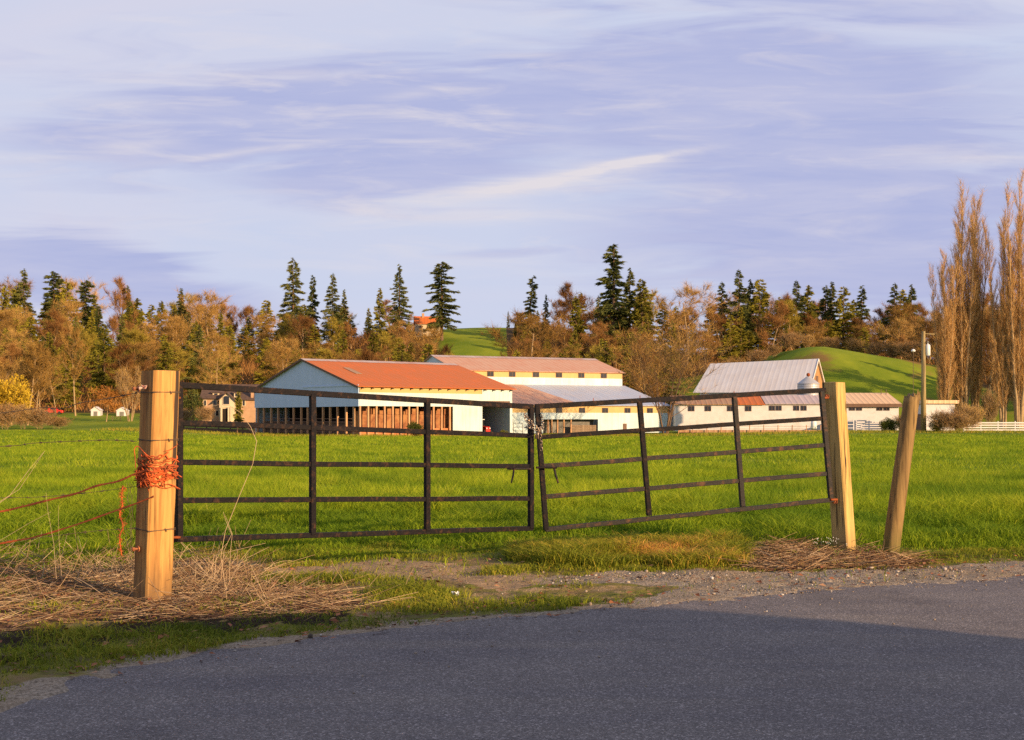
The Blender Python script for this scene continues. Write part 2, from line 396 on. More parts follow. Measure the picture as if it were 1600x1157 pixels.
M['twig'] = attrmat('orange_brown_twigs', [(0.0, (0.13, 0.07, 0.016)), (0.5, (0.36, 0.20, 0.045)), (1.0, (0.60, 0.38, 0.12))], objvar=0.6)
M['twig_red'] = attrmat('reddish_twigs', [(0.0, (0.09, 0.04, 0.014)), (0.5, (0.28, 0.13, 0.036)), (1.0, (0.48, 0.26, 0.085))], objvar=0.6)
M['twig_gold'] = attrmat('golden_budding_twigs', [(0.0, (0.18, 0.13, 0.02)), (0.5, (0.33, 0.25, 0.035)), (1.0, (0.48, 0.38, 0.06))], objvar=0.3)
M['twig_rust'] = attrmat('rust_twigs', [(0.0, (0.28, 0.11, 0.02)), (0.5, (0.42, 0.18, 0.04)), (1.0, (0.55, 0.26, 0.06))], objvar=0.2)
M['pop_twig'] = attrmat('pale_poplar_twigs', [(0.0, (0.40, 0.21, 0.07)), (0.5, (0.66, 0.39, 0.14)), (1.0, (0.82, 0.55, 0.24))], trans=0.2)
M['willow'] = attrmat('yellow_willow', [(0.0, (0.42, 0.26, 0.02)), (1.0, (0.68, 0.48, 0.04))], trans=0.2)
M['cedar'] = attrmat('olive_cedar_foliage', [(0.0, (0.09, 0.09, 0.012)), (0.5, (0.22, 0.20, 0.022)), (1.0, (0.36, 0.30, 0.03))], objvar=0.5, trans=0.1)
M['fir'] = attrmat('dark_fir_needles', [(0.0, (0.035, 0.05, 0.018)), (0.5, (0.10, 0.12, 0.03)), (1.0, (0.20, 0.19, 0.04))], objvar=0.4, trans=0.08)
M['shrub'] = attrmat('green_shrub_leaves', [(0.0, (0.04, 0.06, 0.01)), (1.0, (0.12, 0.13, 0.02))], trans=0.15)

# ------------------------------------------------------------------ terrain
ROADPX = [(-60, 1130), (110, 1068), (220, 1040), (330, 1020), (450, 1004), (560, 988), (660, 978), (760, 967), (860, 959), (960, 951), (1060, 943), (1150, 935), (1270, 924), (1400, 914), (1500, 908), (1600, 902)]
ROADE = [G(u, v) for u, v in ROADPX]
ROADE = [(-30, -13.5), (-12, -2.8)] + ROADE + [(7.5, 12.35), (16, 16.2), (60, 36.0), (300, 145)]
def road_off(d):
    out = []
    for i, (x, y) in enumerate(ROADE):
        a = ROADE[max(i-1, 0)]; b = ROADE[min(i+1, len(ROADE)-1)]
        t = Vector((b[0]-a[0], b[1]-a[1])).normalized(); out.append((x+t.y*d, y-t.x*d))
    return out
ROADP = ROADE + list(reversed(road_off(7.6)))
# distance to the road edge (positive on the field side)
_re = np.array(ROADE)
def roaddist(x, y):
    x = np.asarray(x, float); y = np.asarray(y, float); best = np.full(x.shape, 1e9); sign = np.ones(x.shape)
    for i in range(len(_re)-1):
        a, b = _re[i], _re[i+1]; d = b-a; L = d@d
        t = np.clip(((x-a[0])*d[0]+(y-a[1])*d[1])/L, 0, 1)
        ex = x-a[0]-t*d[0]; ey = y-a[1]-t*d[1]; q = np.hypot(ex, ey)
        s = np.where(d[0]*ey-d[1]*ex > 0, 1.0, -1.0)
        m = q < best; best = np.where(m, q, best); sign = np.where(m, s, sign)
    return best*sign
def zp(l): return [G(u, v) for u, v in l]
Z_GRAVEL = zp([(845, 900), (1000, 892), (1170, 893), (1400, 888), (1600, 876), (1750, 866), (1750, 900), (1600, 905), (1400, 918), (1100, 942), (960, 956), (1000, 935), (1090, 922), (1000, 914), (845, 914)])
Z_DIRT = zp([(265, 868), (330, 863), (450, 858), (600, 869), (700, 882), (850, 893), (880, 914), (760, 917), (640, 910), (480, 902), (400, 898), (330, 893), (270, 884)])
Z_STRAW = zp([(-260, 850), (0, 862), (120, 866), (200, 872), (270, 868), (340, 874), (420, 905), (500, 925), (555, 940), (540, 955), (400, 962), (250, 966), (120, 972), (0, 990), (-300, 1060)])
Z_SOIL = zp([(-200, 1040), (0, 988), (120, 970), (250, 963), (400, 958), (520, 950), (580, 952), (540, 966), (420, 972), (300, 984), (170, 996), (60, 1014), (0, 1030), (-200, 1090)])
Z_STRAW2 = zp([(1165, 886), (1185, 868), (1240, 855), (1320, 858), (1380, 868), (1450, 876), (1430, 886), (1340, 888), (1240, 893)])
Z_CLUMP = zp([(790, 868), (900, 858), (1000, 852), (1100, 850), (1180, 862), (1175, 889), (1000, 890), (900, 889), (830, 884)])
Z_MID = zp([(430, 905), (560, 895), (700, 905), (850, 915), (960, 918), (1080, 922), (1000, 936), (900, 946), (760, 958), (620, 968), (560, 962), (560, 940), (500, 920)])
def soft(x, y, poly, amp=0.22, sc=2.2, ox=0.0):
    return inpoly(np.asarray(x)+fbm(x, y, sc, 3, ox)*amp*2, np.asarray(y)+fbm(x, y, sc, 3, ox+5)*amp*2, poly).astype(float)
def field_edge(x):
    """y where the tall field grass starts"""
    x = np.asarray(x, float)
    return np.interp(x, [-9, -4, -2.5, -1.0, .6, 1.8, 3.2, 5, 9], [11.0, 11.3, 12.4, 12.5, 12.9, 13.0, 13.1, 13.0, 13.4])

def terr(x, y):
    x = np.asarray(x, float); y = np.asarray(y, float)
    z = -0.007*np.clip(y-12, 0, 168)
    z = z+1.05*ss(30, 62, -x)*ss(110, 205, y)
    z = z+0.032*np.clip(y-200, 0, 70)*ss(28, 55, -x)
    z = z+0.55*ss(25, 50, x)*ss(150, 200, y)
    z = z+(23+14*np.exp(-((x+10)/46)**4))*ss(252, 500, y)+4*fbm(x, y, 0.012)*ss(262, 400, y)
    z = z+np.interp(x+6*fbm(x, y, .03), [20, 36, 51, 60, 68, 75, 80, 88, 98, 108, 120, 150], [0, 2.5, 5.0, 8, 12, 15.5, 16.3, 15, 13.2, 11, 8, 3])*np.exp(-((y-340)/50)**2)*ss(225, 300, y)
    z = z+3.0*np.exp(-((x-128)/22)**2-((y-285)/30)**2)
    z = z+0.10*fbm(x, y, 0.09)*ss(15, 40, y)
    return z
_sun2 = (math.sin(SUN_PHI), -math.cos(SUN_PHI))
def near_z(x, y):
    """small ground relief beside the road"""
    d = roaddist(x, y)
    off = ss(0.0, 0.5, d)*ss(30, 12, y)
    z = fbm(x, y, 3.5, 3)*0.035*off+fbm(x, y, 13.0, 3)*0.016*off*ss(20, 14, y)
    z = z-0.012*off
    for qx, qy in ((-2.68, 9.35), (3.34, 12.7), (3.77, 12.6)): z = z*(1-.9*np.exp(-((x-qx)**2+(y-qy)**2)/.16))-.022*np.exp(-((x-qx)**2+(y-qy)**2)/.16)
    return z
def ground(x, y): return terr(x, y)+near_z(x, y)
def gz(x, y): return float(ground(np.array([x]), np.array([y]))[0])
def tz(x, y): return float(terr(np.array([x]), np.array([y]))[0])

def axis(segs):
    out = [segs[0][0]]
    for a, b, st in segs:
        n = max(1, int(round((b-a)/st))); out += list(np.linspace(a, b, n+1)[1:])
    return np.array(out)
xs = axis([(-1200, -300, 60), (-300, -130, 10), (-130, -40, 5), (-40, -10, 2.5), (-10, -5.5, .45), (-5.5, 6.2, .05), (6.2, 10, .4), (10, 40, 2.5), (40, 150, 4), (150, 300, 10), (300, 1200, 60)])
ys = axis([(-300, -20, 20), (-20, 4, 1.5), (4, 6.2, .3), (6.2, 13.6, .05), (13.6, 20, .3), (20, 60, 2), (60, 240, 5), (240, 520, 6), (520, 1600, 60)])
X, Y = np.meshgrid(xs, ys)
NZ = near_z(X, Y); Zg = terr(X, Y)+NZ
inroad = ss(0.03, -0.22, roaddist(X, Y)+fbm(X, Y, 5, 3)*.22)*inpoly(X, Y, road_off(-.6)+list(reversed(road_off(8.2))))
Zg = Zg-0.05*inroad+0.010
nx, ny = len(xs), len(ys)
idx = np.arange(nx*ny).reshape(ny, nx)
Q = np.stack([idx[:-1, :-1].ravel(), idx[:-1, 1:].ravel(), idx[1:, 1:].ravel(), idx[1:, :-1].ravel()], 1)
rd = roaddist(X, Y)
near = ss(40, 14.5, Y)
a_gravel = np.maximum(soft(X, Y, Z_GRAVEL, .12, 3), ss(.35, 0.0, rd+fbm(X, Y, 3, 3)*.5)*near)
a_dirt = np.maximum(soft(X, Y, Z_DIRT, .16, 2.4), 0.45*soft(X, Y, Z_MID, .3)*(fbm(X, Y, 2.0, 3, 8) > .02))
a_straw = np.maximum(soft(X, Y, Z_STRAW, .15), soft(X, Y, Z_STRAW2, .12, 4))
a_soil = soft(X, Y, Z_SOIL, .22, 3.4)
def knoll_zone(x, y): return (np.abs(x-76) < 38) & (y > 240) & (y < 372)
def meadow_zone(x, y): return inpoly(x, y, [(-21, 345), (-1, 345), (-3, 560), (-32, 560)])
def right_lawn(x, y): return (x > 84) & (y < 262) & (y > 215)
a_forest = ss(262, 276, Y+fbm(X, Y, .05)*14)*(~knoll_zone(X, Y))*(~right_lawn(X, Y))*(~(meadow_zone(X, Y)))
a_field = ss(-0.2, 0.6, Y-field_edge(X))
m, n, b, out = newmat('ground_soil_and_turf')
pos = n.new('ShaderNodeNewGeometry').outputs['Position']
def at(nm): return n.new('ShaderNodeAttribute', attribute_name=nm).outputs['Fac']
nf = n.noise(pos, 9, 6, 0.65); nc = n.noise(pos, 1.3, 5, 0.6); npeb = n.noise(pos, 60, 3, 0.6); nl = n.noise(n.mapping(pos, scale=(1, .6, 0)), 0.06, 5, 0.6)
turf = n.mix(n.ramp(nf, [(0.3, 0.0), (0.7, 1.0)]), (0.10, 0.12, 0.015), (0.24, 0.23, 0.04))
turf = n.mix(n.ramp(n.noise(pos, 5, 6, .7), [(0.46, 0.0), (0.6, 0.85)]), turf, (0.16, 0.11, 0.07))
turf = n.mix(n.ramp(nc, [(0.45, 0.0), (0.62, 0.75)]), turf, (0.34, 0.22, 0.10))
lawn = n.mix(n.ramp(nl, [(0.38, 0.0), (0.62, 1.0)]), (0.16, 0.23, 0.012), (0.30, 0.35, 0.022))
lawn = n.mix(n.math('MULTIPLY', n.ramp(n.noise(pos, 0.5, 5, .6), [(0.3, 1.0), (0.6, 0.0)]), 0.5), lawn, (0.05, 0.09, 0.008))
lawn = n.mix(n.ramp(n.noise(n.mapping(pos, scale=(.6, .3, 0), loc=(4, 7, 0)), 0.09, 4, .6), [(0.6, 0.0), (0.72, 0.7)]), lawn, (0.24, 0.14, 0.05))
dirt = n.mix(n.ramp(nf, [(0.3, 0.0), (0.7, 1.0)]), (0.27, 0.18, 0.10), (0.46, 0.32, 0.19))
grav = n.mix(n.ramp(npeb, [(0.35, 0.0), (0.65, 1.0)]), (0.15, 0.12, 0.09), (0.50, 0.41, 0.32))
grav = n.mix(n.ramp(nc, [(0.4, 0.0), (0.65, 0.6)]), grav, (0.33, 0.235, 0.14))
strw = n.mix(n.ramp(nf, [(0.3, 0.0), (0.7, 1.0)]), (0.05, 0.025, 0.015), (0.20, 0.11, 0.06))
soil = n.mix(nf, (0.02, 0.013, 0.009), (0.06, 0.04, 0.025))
wood_f = n.mix(n.ramp(n.noise(pos, 0.4, 5, .6), [(0.3, 0.0), (0.7, 1.0)]), (0.07, 0.045, 0.02), (0.17, 0.10, 0.04))
col = n.mix(at('field'), turf, lawn)
nh = n.noise(n.mapping(pos, scale=(.5, .3, .3)), 0.16, 6, .65)
hillg = n.mix(n.ramp(nh, [(0.35, 0.0), (0.65, 1.0)]), (0.13, 0.20, 0.010), (0.27, 0.31, 0.02))
hillg = n.mix(n.ramp(n.noise(n.mapping(pos, scale=(.4, .3, .3), loc=(9, 2, 0)), 0.11, 6, .7), [(0.56, 0.0), (0.66, 0.85)]), hillg, (0.26, 0.13, 0.05))
col = n.mix(at('hill'), col, hillg)
col = n.mix(n.ramp(n.math('ADD', at('dirt'), n.math('MULTIPLY', n.math('SUBTRACT', nf, .5), 1.0)), [(.35, 0.0), (.6, 1.0)]), col, dirt)
col = n.mix(n.ramp(n.math('ADD', at('gravel'), n.math('MULTIPLY', n.math('SUBTRACT', nf, .5), .9)), [(.35, 0.0), (.6, 1.0)]), col, grav)
col = n.mix(n.ramp(n.math('ADD', at('straw'), n.math('MULTIPLY', n.math('SUBTRACT', nf, .5), .9)), [(.35, 0.0), (.6, 1.0)]), col, strw)
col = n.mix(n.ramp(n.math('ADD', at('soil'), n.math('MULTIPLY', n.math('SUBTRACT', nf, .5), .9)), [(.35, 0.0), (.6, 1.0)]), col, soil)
col = n.mix(at('forest'), col, wood_f)
n.set(b.inputs['Base Color'], col); b.inputs['Roughness'].default_value = 0.95; b.inputs['Specular IOR Level'].default_value = 0.1
bump(n, b, n.math('ADD', nf, n.math('MULTIPLY', npeb, .5)), 0.8, 0.03)
M['ground'] = m
g = np_obj('ground', np.stack([X.ravel(), Y.ravel(), Zg.ravel()], 1), np.zeros((0, 3)), M['ground'], quads=Q, smooth=True,
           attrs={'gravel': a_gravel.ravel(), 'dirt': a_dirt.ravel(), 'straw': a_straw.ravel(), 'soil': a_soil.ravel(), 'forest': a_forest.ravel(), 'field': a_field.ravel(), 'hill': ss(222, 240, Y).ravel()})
tag(g, 'broad ground of green field, dirt verge and wooded hill', 'ground', kind='structure')

# road: one sheet, ragged field-side edge hidden by the verge relief
m, n, b, out = newmat('asphalt')
pos = n.new('ShaderNodeNewGeometry').outputs['Position']
vor = n.new('ShaderNodeTexVoronoi', i_Scale=130.0, i_Vector=pos)
agg = n.ramp(n.new('ShaderNodeSeparateColor', i_0=vor.outputs['Color']).outputs[0], [(0.0, 0.5), (0.7, 0.85), (0.9, 1.15), (1.0, 2.1)])
na = n.noise(pos, 1.1, 6, 0.6); nb = n.noise(n.mapping(pos, rot=(0, 0, math.radians(-28)), scale=(.25, 2.2, 1)), 1.3, 4, .6)
base = n.mix(n.ramp(na, [(0.3, 0.0), (0.7, 1.0)]), (0.178, 0.157, 0.165), (0.25, 0.22, 0.215))
base = n.mix(n.ramp(nb, [(0.4, 0.0), (0.7, 0.6)]), base, (0.28, 0.24, 0.215))
nst = n.noise(n.mapping(pos, loc=(3, 5, 0)), 0.55, 6, .7, .6)
base = n.mix(n.ramp(nst, [(0.55, 0.0), (0.68, 0.45)]), base, (0.10, 0.085, 0.09))
cc = n.new('ShaderNodeTexVoronoi', feature='DISTANCE_TO_EDGE', i_Scale=0.55, i_Vector=n.mix(0.12, pos, n.new('ShaderNodeTexNoise', i_Scale=2.5, i_Vector=pos).outputs[1]))
crk = n.math('MULTIPLY', n.ramp(cc.outputs[0], [(0.0, 1.0), (0.003, 0.0)]), n.ramp(n.noise(pos, .6, 3), [(.56, 0.0), (.68, .45)]))
colr = n.mix(1.0, base, agg, 'MULTIPLY'); colr = n.mix(crk, colr, (0.03, 0.027, 0.03))
n.set(b.inputs['Base Color'], colr); b.inputs['Roughness'].default_value = 0.85; b.inputs['Specular IOR Level'].default_value = 0.25
bump(n, b, n.math('ADD', n.noise(pos, 110, 3, .6), n.math('MULTIPLY', crk, -2)), 0.75, 0.008)
M['asphalt'] = m
mb = MB(); L_, R_ = road_off(-0.10), road_off(7.6)
def rside(x): return np.interp(x, [-40, 2, 10, 18, 60, 400], [-32, -0.5, 4.6, 8.6, 28.5, 184])
for i in range(len(ROADE)-1):       # strips between the ragged field side and the smooth far side
    a, b_ = L_[i], L_[i+1]; c = (a[0]+3.2, float(rside(a[0]+3.2))); e = (b_[0]+3.2, float(rside(b_[0]+3.2)))
    mb.quad((*c, 0.004), (*e, 0.004), (*b_, 0.004), (*a, 0.004))
road = mb.build('road', M['asphalt']); tag(road, 'worn grey asphalt road with loose gravel edge', 'road', kind='structure')
# the far end of the road follows the falling field
for v in road.data.vertices:
    if v.co.y > 13: v.co.z = tz(v.co.x, v.co.y)+0.03

# ------------------------------------------------------------------ grass and other ground cover
def rot2(a): return np.cos(a), np.sin(a)
def blades(rs, x, y, h, wd, lean, two=True, bend=0.5, z=None):
    n_ = len(x); az = rs.rand(n_)*2*np.pi; la = rs.rand(n_)*2*np.pi
    ca, sa = rot2(az); cl, sl = rot2(la); ln = lean*(0.3+rs.rand(n_))*h
    z = ground(x, y)-0.01 if z is None else z
    bx, by = ca*wd/2, sa*wd/2
    tipx, tipy, tipz = x+cl*ln, y+sl*ln, z+h*(1-0.25*lean)
    if two:
        mx, my, mz = x+cl*ln*(1-bend)*.6, y+sl*ln*(1-bend)*.6, z+h*.58
        V = np.stack([np.stack([x-bx, y-by, z], 1), np.stack([x+bx, y+by, z], 1), np.stack([mx+bx*.8, my+by*.8, mz], 1),
                      np.stack([mx-bx*.8, my-by*.8, mz], 1), np.stack([tipx, tipy, tipz], 1)], 1).reshape(-1, 3)
        b_ = np.arange(n_)*5
        return V, np.stack([b_+3, b_+2, b_+4], 1), np.stack([b_, b_+1, b_+2, b_+3], 1), 5
    V = np.stack([np.stack([x-bx, y-by, z], 1), np.stack([x+bx, y+by, z], 1), np.stack([tipx, tipy, tipz], 1)], 1).reshape(-1, 3)
    b_ = np.arange(n_)*3
    return V, np.stack([b_, b_+1, b_+2], 1), np.zeros((0, 4), int), 3
def join(parts):
    V, T, Q_, A = [], [], [], []; o = 0
    for v, t, q, a in parts:
        V.append(v); T.append(t+o); Q_.append(np.asarray(q).reshape(-1, 4)+o); A.append(a); o += len(v)
    return np.concatenate(V), np.concatenate(T), np.concatenate(Q_), np.concatenate(A)
rs = np.random.RandomState(5)
M['field_grass'] = attrmat('field_grass', [(0.0, (0.12, 0.20, 0.008)), (0.4, (0.29, 0.39, 0.016)), (0.75, (0.46, 0.50, 0.03)), (1.0, (0.62, 0.56, 0.08))], trans=0.4, patch=(0.38, (0.08, 0.18, 0.010), 0.7))
M['verge_grass'] = attrmat('verge_grass', [(0.0, (0.09, 0.13, 0.012)), (0.45, (0.28, 0.31, 0.025)), (0.75, (0.46, 0.38, 0.05)), (1.0, (0.64, 0.34, 0.09))], trans=0.35)
M['straw'] = attrmat('dry_straw', [(0.0, (0.07, 0.03, 0.02)), (0.35, (0.30, 0.17, 0.09)), (0.75, (0.56, 0.39, 0.23)), (1.0, (0.72, 0.55, 0.36))], trans=0.1)
M['leaf'] = attrmat('dead_leaves', [(0.0, (0.12, 0.04, 0.02)), (0.6, (0.34, 0.13, 0.06)), (1.0, (0.45, 0.25, 0.14))])
M['stone'] = attrmat('gravel_stone', [(0.0, (0.08, 0.062, 0.05)), (0.5, (0.27, 0.21, 0.16)), (0.85, (0.45, 0.38, 0.31)), (1.0, (0.62, 0.58, 0.54))])
parts = []
for (y0, y1, cnt, h0, w0, two) in ((10.6, 19, 240000, 0.23, 0.0105, True), (19, 38, 285000, 0.19, 0.0135, False), (38, 90, 220000, 0.2, 0.030, False), (90, 185, 150000, 0.22, 0.085, False)):
    m_ = int(cnt*1.0); y = np.sqrt(y0**2+rs.rand(m_)*(y1**2-y0**2)); x = (rs.rand(m_)*2-1)*(0.46*y+2.6)
    ed = y-field_edge(x)-fbm(x, y, .9, 3)*.9
    left = (x < -22) & (y > 150)
    keep = (ed > 0) | (rs.rand(m_) < np.exp(ed*4.5)*.4); keep &= ~((y > 172) & (x > -48) & (x < 2) & (y > 176-(x+24)*0))
    keep &= (roaddist(x, y) > .5) & (y < 178-np.where(x < -40, 0, 0))
    x, y, ed = x[keep], y[keep], ed[keep]
    den = fbm(x, y, 1.1, 3, 3); hh = h0*(0.55+0.7*rs.rand(len(x)))*(1+den*1.3)*(0.45+0.55*ss(-.2, 1.3, ed))
    v, t, q, k = blades(rs, x, y, hh, w0*(.7+.6*rs.rand(len(x))), .75, two)
    a = np.clip(.42+den*.45+rs.randn(len(x))*.15-.10*ss(26, 15, y), 0, 1)
    parts.append((v, t, q, np.repeat(a, k)))
V, T, Qd, A = join(parts)
fg = np_obj('field_grass', V, T, M['field_grass'], quads=Qd, attrs={'var': A}); tag(fg, 'tall bright green grass growing across the field behind the gates', 'grass', kind='stuff')
# short verge grass
parts = []
cnt = 330000
y = np.sqrt(6.0**2+rs.rand(cnt)*(13.6**2-6.0**2)); x = (rs.rand(cnt)*2-1)*(.43*y+.6)
rdv = roaddist(x, y)
dn = fbm(x, y, 1.6, 3, 2); zs = lambda p, a=.15: soft(x, y, p, a)
clump = soft(x, y, Z_CLUMP, .25, 2.4); mid_ = soft(x, y, Z_MID, .25)
prob = np.where(y < 8.6+.15*x, .72, .46)+dn*.9
prob = np.where(zs(Z_DIRT) > 0, .05+np.maximum(dn, 0)*.9, prob)
prob = np.where(mid_ > 0, .40+dn*1.6, prob)
prob = np.where(clump > 0, 1.0, prob)
prob = np.where(zs(Z_GRAVEL) > 0, .012, prob); prob = np.where(zs(Z_STRAW) > 0, .10+np.maximum(dn, 0)*.3, prob)
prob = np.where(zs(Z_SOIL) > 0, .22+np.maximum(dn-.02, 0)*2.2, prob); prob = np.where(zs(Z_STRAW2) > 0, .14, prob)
shoulder = ss(-.05, .22, rdv+fbm(x, y, 2.9, 4)*.6)
keep = (rs.rand(cnt) < prob*shoulder) & (rdv > .03); x, y, clump, dn, mid_, rdv = (q_[keep] for q_ in (x, y, clump, dn, mid_, rdv))
hh = (.035+.05*rs.rand(len(x)))*(1+dn)+.115*clump*(.3+.9*rs.rand(len(x)))*(1+dn)+.035*mid_*rs.rand(len(x)) + .02*(rs.rand(len(x)) < .1)
hh = hh+.03*ss(11.6, 12.8, y)*ss(2.6, 2.0, x)
v, t, q, k = blades(rs, x, y, hh, .0065*(.7+.7*rs.rand(len(x)))+.002*clump, 1.0, True)
rustc = np.exp(-((x-(1045-800)/F*12.4)/.42)**2-((y-12.3)/.8)**2)
a = np.clip(.40+.10*clump+rs.randn(len(x))*.17+fbm(x, y, 1.2, 3, 9)*.5+rustc*.6*(rs.rand(len(x)) < .8)-.12*(rdv < 1.3)*(y < 9.5), 0, 1)
vg = np_obj('verge_grass', v, t, M['verge_grass'], quads=q, attrs={'var': np.repeat(a, k)}); tag(vg, 'short patchy grass and moss on the verge between road and gates', 'grass', kind='stuff')

# dry straw: thin three sided stalks lying in heaps
def stalks(rs, x, y, z, L, az, el, r, curve=.15, seg=3):
    n_ = len(x); t = np.linspace(0, 1, seg+1)[None, :]
    dx, dy, dz = np.cos(el)*np.cos(az), np.cos(el)*np.sin(az), np.sin(el)
    cx, cy = -np.sin(az)*(rs.randn(n_)*curve), np.cos(az)*(rs.randn(n_)*curve); cz = -np.abs(rs.randn(n_))*curve*.6
    c = t*t
    px_ = x[:, None]+L[:, None]*(dx[:, None]*t+cx[:, None]*c); py_ = y[:, None]+L[:, None]*(dy[:, None]*t+cy[:, None]*c)
    pz_ = z[:, None]+L[:, None]*(dz[:, None]*t+cz[:, None]*c)
    pz_ = np.maximum(pz_, ground(px_, py_)+.006)
    k = 3; ang = np.arange(k)*2*np.pi/k
    rad = r[:, None]*(1-.45*t)
    V = np.empty((n_, seg+1, k, 3))
    for i in range(k):
        V[:, :, i, 0] = px_-np.sin(az)[:, None]*np.cos(ang[i])*rad; V[:, :, i, 1] = py_+np.cos(az)[:, None]*np.cos(ang[i])*rad
        V[:, :, i, 2] = pz_+np.sin(ang[i])*rad+0.0
        up = np.sin(el)[:, None]
        V[:, :, i, 0] -= np.cos(az)[:, None]*up*np.sin(ang[i])*rad; V[:, :, i, 1] -= np.sin(az)[:, None]*up*np.sin(ang[i])*rad
    base = (np.arange(n_)*(seg+1)*k)[:, None, None]
    s_ = np.arange(seg)[None, :, None]*k; i_ = np.arange(k)[None, None, :]; j_ = (np.arange(k)+1) % k; j_ = j_[None, None, :]
    Qs = np.stack([base+s_+i_, base+s_+j_, base+s_+k+j_, base+s_+k+i_], -1).reshape(-1, 4)
    return V.reshape(-1, 3), np.zeros((0, 3), int), Qs, (seg+1)*k
def in_zone(rs, poly, cnt, amp=.12):
    p = np.array(poly); x = rs.uniform(p[:, 0].min()-.3, p[:, 0].max()+.3, cnt*6); y = rs.uniform(p[:, 1].min()-.3, p[:, 1].max()+.3, cnt*6)
    k = soft(x, y, poly, amp) > 0; return x[k][:cnt], y[k][:cnt]
parts = []
x, y = in_zone(rs, Z_STRAW, 6000, .2); k_ = ((x+2.68)/.30)**2+((y-9.25)/.34)**2 > rs.rand(len(x)); x, y = x[k_], y[k_]; n_ = len(x)
heap = .015+.06*np.clip(fbm(x, y, 1.3, 3, 4)+.35, 0, 1)*ss(7.9, 8.8, y)
v, t, q, k = stalks(rs, x, y, ground(x, y)+rs.rand(n_)*heap, rs.uniform(.08, .5, n_), np.where(rs.rand(n_) < .6, rs.normal(.1, .5, n_), rs.rand(n_)*6.28)+np.where(rs.rand(n_) < .5, np.pi, 0), rs.normal(.08, .22, n_), rs.uniform(.0013, .0034, n_))
parts.append((v, t, q, np.repeat(np.clip(rs.normal(.5, .3, n_), 0, 1), k)))
# standing clump of bent stalks just right of the left post, and some at its left
for (u0, v0, su, cnt, Lm, hi) in ((345, 905, .14, 40, .45, 1.2), (300, 905, .3, 170, .28, .8), (370, 925, .35, 300, .24, .5), (120, 905, .75, 330, .32, .6), (30, 890, .5, 120, .42, .8), (440, 935, .35, 200, .3, .35), (185, 895, .25, 110, .35, 1.0)):
    cx, cy = G(u0, v0); x = cx+rs.randn(cnt)*su; y = cy+rs.randn(cnt)*su*.8
    az = rs.rand(cnt)*6.28; el = np.clip(rs.normal(hi*.7, .35, cnt), .05, 1.45)
    v, t, q, k = stalks(rs, x, y, ground(x, y), Lm*rs.uniform(.5, 1.25, cnt), az, el, rs.uniform(.0014, .003, cnt), .22, 4)
    parts.append((v, t, q, np.repeat(np.clip(rs.normal(.66, .2, cnt), 0, 1), k)))
V, T, Qd, A = join(parts)
so = np_obj('straw', V, T, M['straw'], quads=Qd, attrs={'var': A}); tag(so, 'pale dead straw and bent stalks matted around the foot of the left post', 'straw', kind='stuff')
x, y = in_zone(rs, Z_STRAW2, 4200, .08); n_ = len(x)
mound = .09*np.exp(-((x-2.72)/.55)**2-((y-12.9)/.42)**2)+.03
v, t, q, k = stalks(rs, x, y, ground(x, y)+rs.rand(n_)**.5*mound, rs.uniform(.08, .42, n_), rs.normal(.35, .7, n_)+np.where(rs.rand(n_) < .5, np.pi, 0), rs.normal(.05, .2, n_), rs.uniform(.0018, .0042, n_), .3)
sp_ = np_obj('straw_heap', v, t, M['straw'], quads=q, attrs={'var': np.repeat(np.clip(rs.normal(.4, .24, n_), 0, 1), k)})
tag(sp_, 'low heap of reddish dead stalks at the foot of the leaning right gate post', 'straw', kind='stuff')
# few tall single stems
def stem(pts, r=.0025): return ([Vector(p) for p in pts], r)
mb = MB()
d0 = 9.7
for pts, r in (([(352, 918), (345, 870), (352, 830), (372, 780), (395, 725), (401, 690), (392, 668), (376, 645), (358, 634), (340, 633), (325, 637)], .0026),
               ([(345, 905), (350, 860), (362, 835), (352, 812), (349, 800)], .002), ([(358, 910), (360, 862), (363, 835), (352, 806)], .002), ([(335, 905), (338, 868), (330, 866), (335, 850)], .002),
               ([(330, 890), (335, 868), (360, 862), (415, 849)], .0028), ([(350, 925), (370, 888), (388, 865)], .0025), ([(270, 858), (290, 880), (315, 900)], .0025), ([(335, 905), (352, 872), (362, 858)], .002),
               ([(320, 940), (345, 905), (372, 868)], .002), ([(300, 940), (330, 900), (350, 882)], .002)):
    rr = [r*(1-.5*i/(len(pts)-1)) for i in range(len(pts))]
    mb.tube([P(u, v, d0-.0004*(u-330)) for u, v in pts], rr, 5)
for pts, r in (([(-20, 800), (15, 775), (45, 735), (70, 705)], .0022), ([(-10, 790), (30, 765), (55, 728), (68, 708)], .0016), ([(88, 905), (84, 850), (75, 800), (72, 770)], .0014), ([(96, 900), (92, 840), (91, 790)], .0012),
               ([(-30, 900), (0, 845), (45, 818), (80, 800)], .0016), ([(0, 900), (40, 850), (66, 838)], .0014)):
    mb.tube([P(u, v, 9.1) for u, v in pts], [r*(1-.5*i/(len(pts)-1)) for i in range(len(pts))], 5)
V = np.array(mb.v); Q4 = [f for f in mb.f if len(f) == 4]
ts = np_obj('dry_stems', V, np.zeros((0, 3)), M['straw'], quads=Q4, attrs={'var': np.full(len(V), .85)}); tag(ts, 'tall bleached dry stems arching in front of the left gate', 'dry stems', kind='stuff')

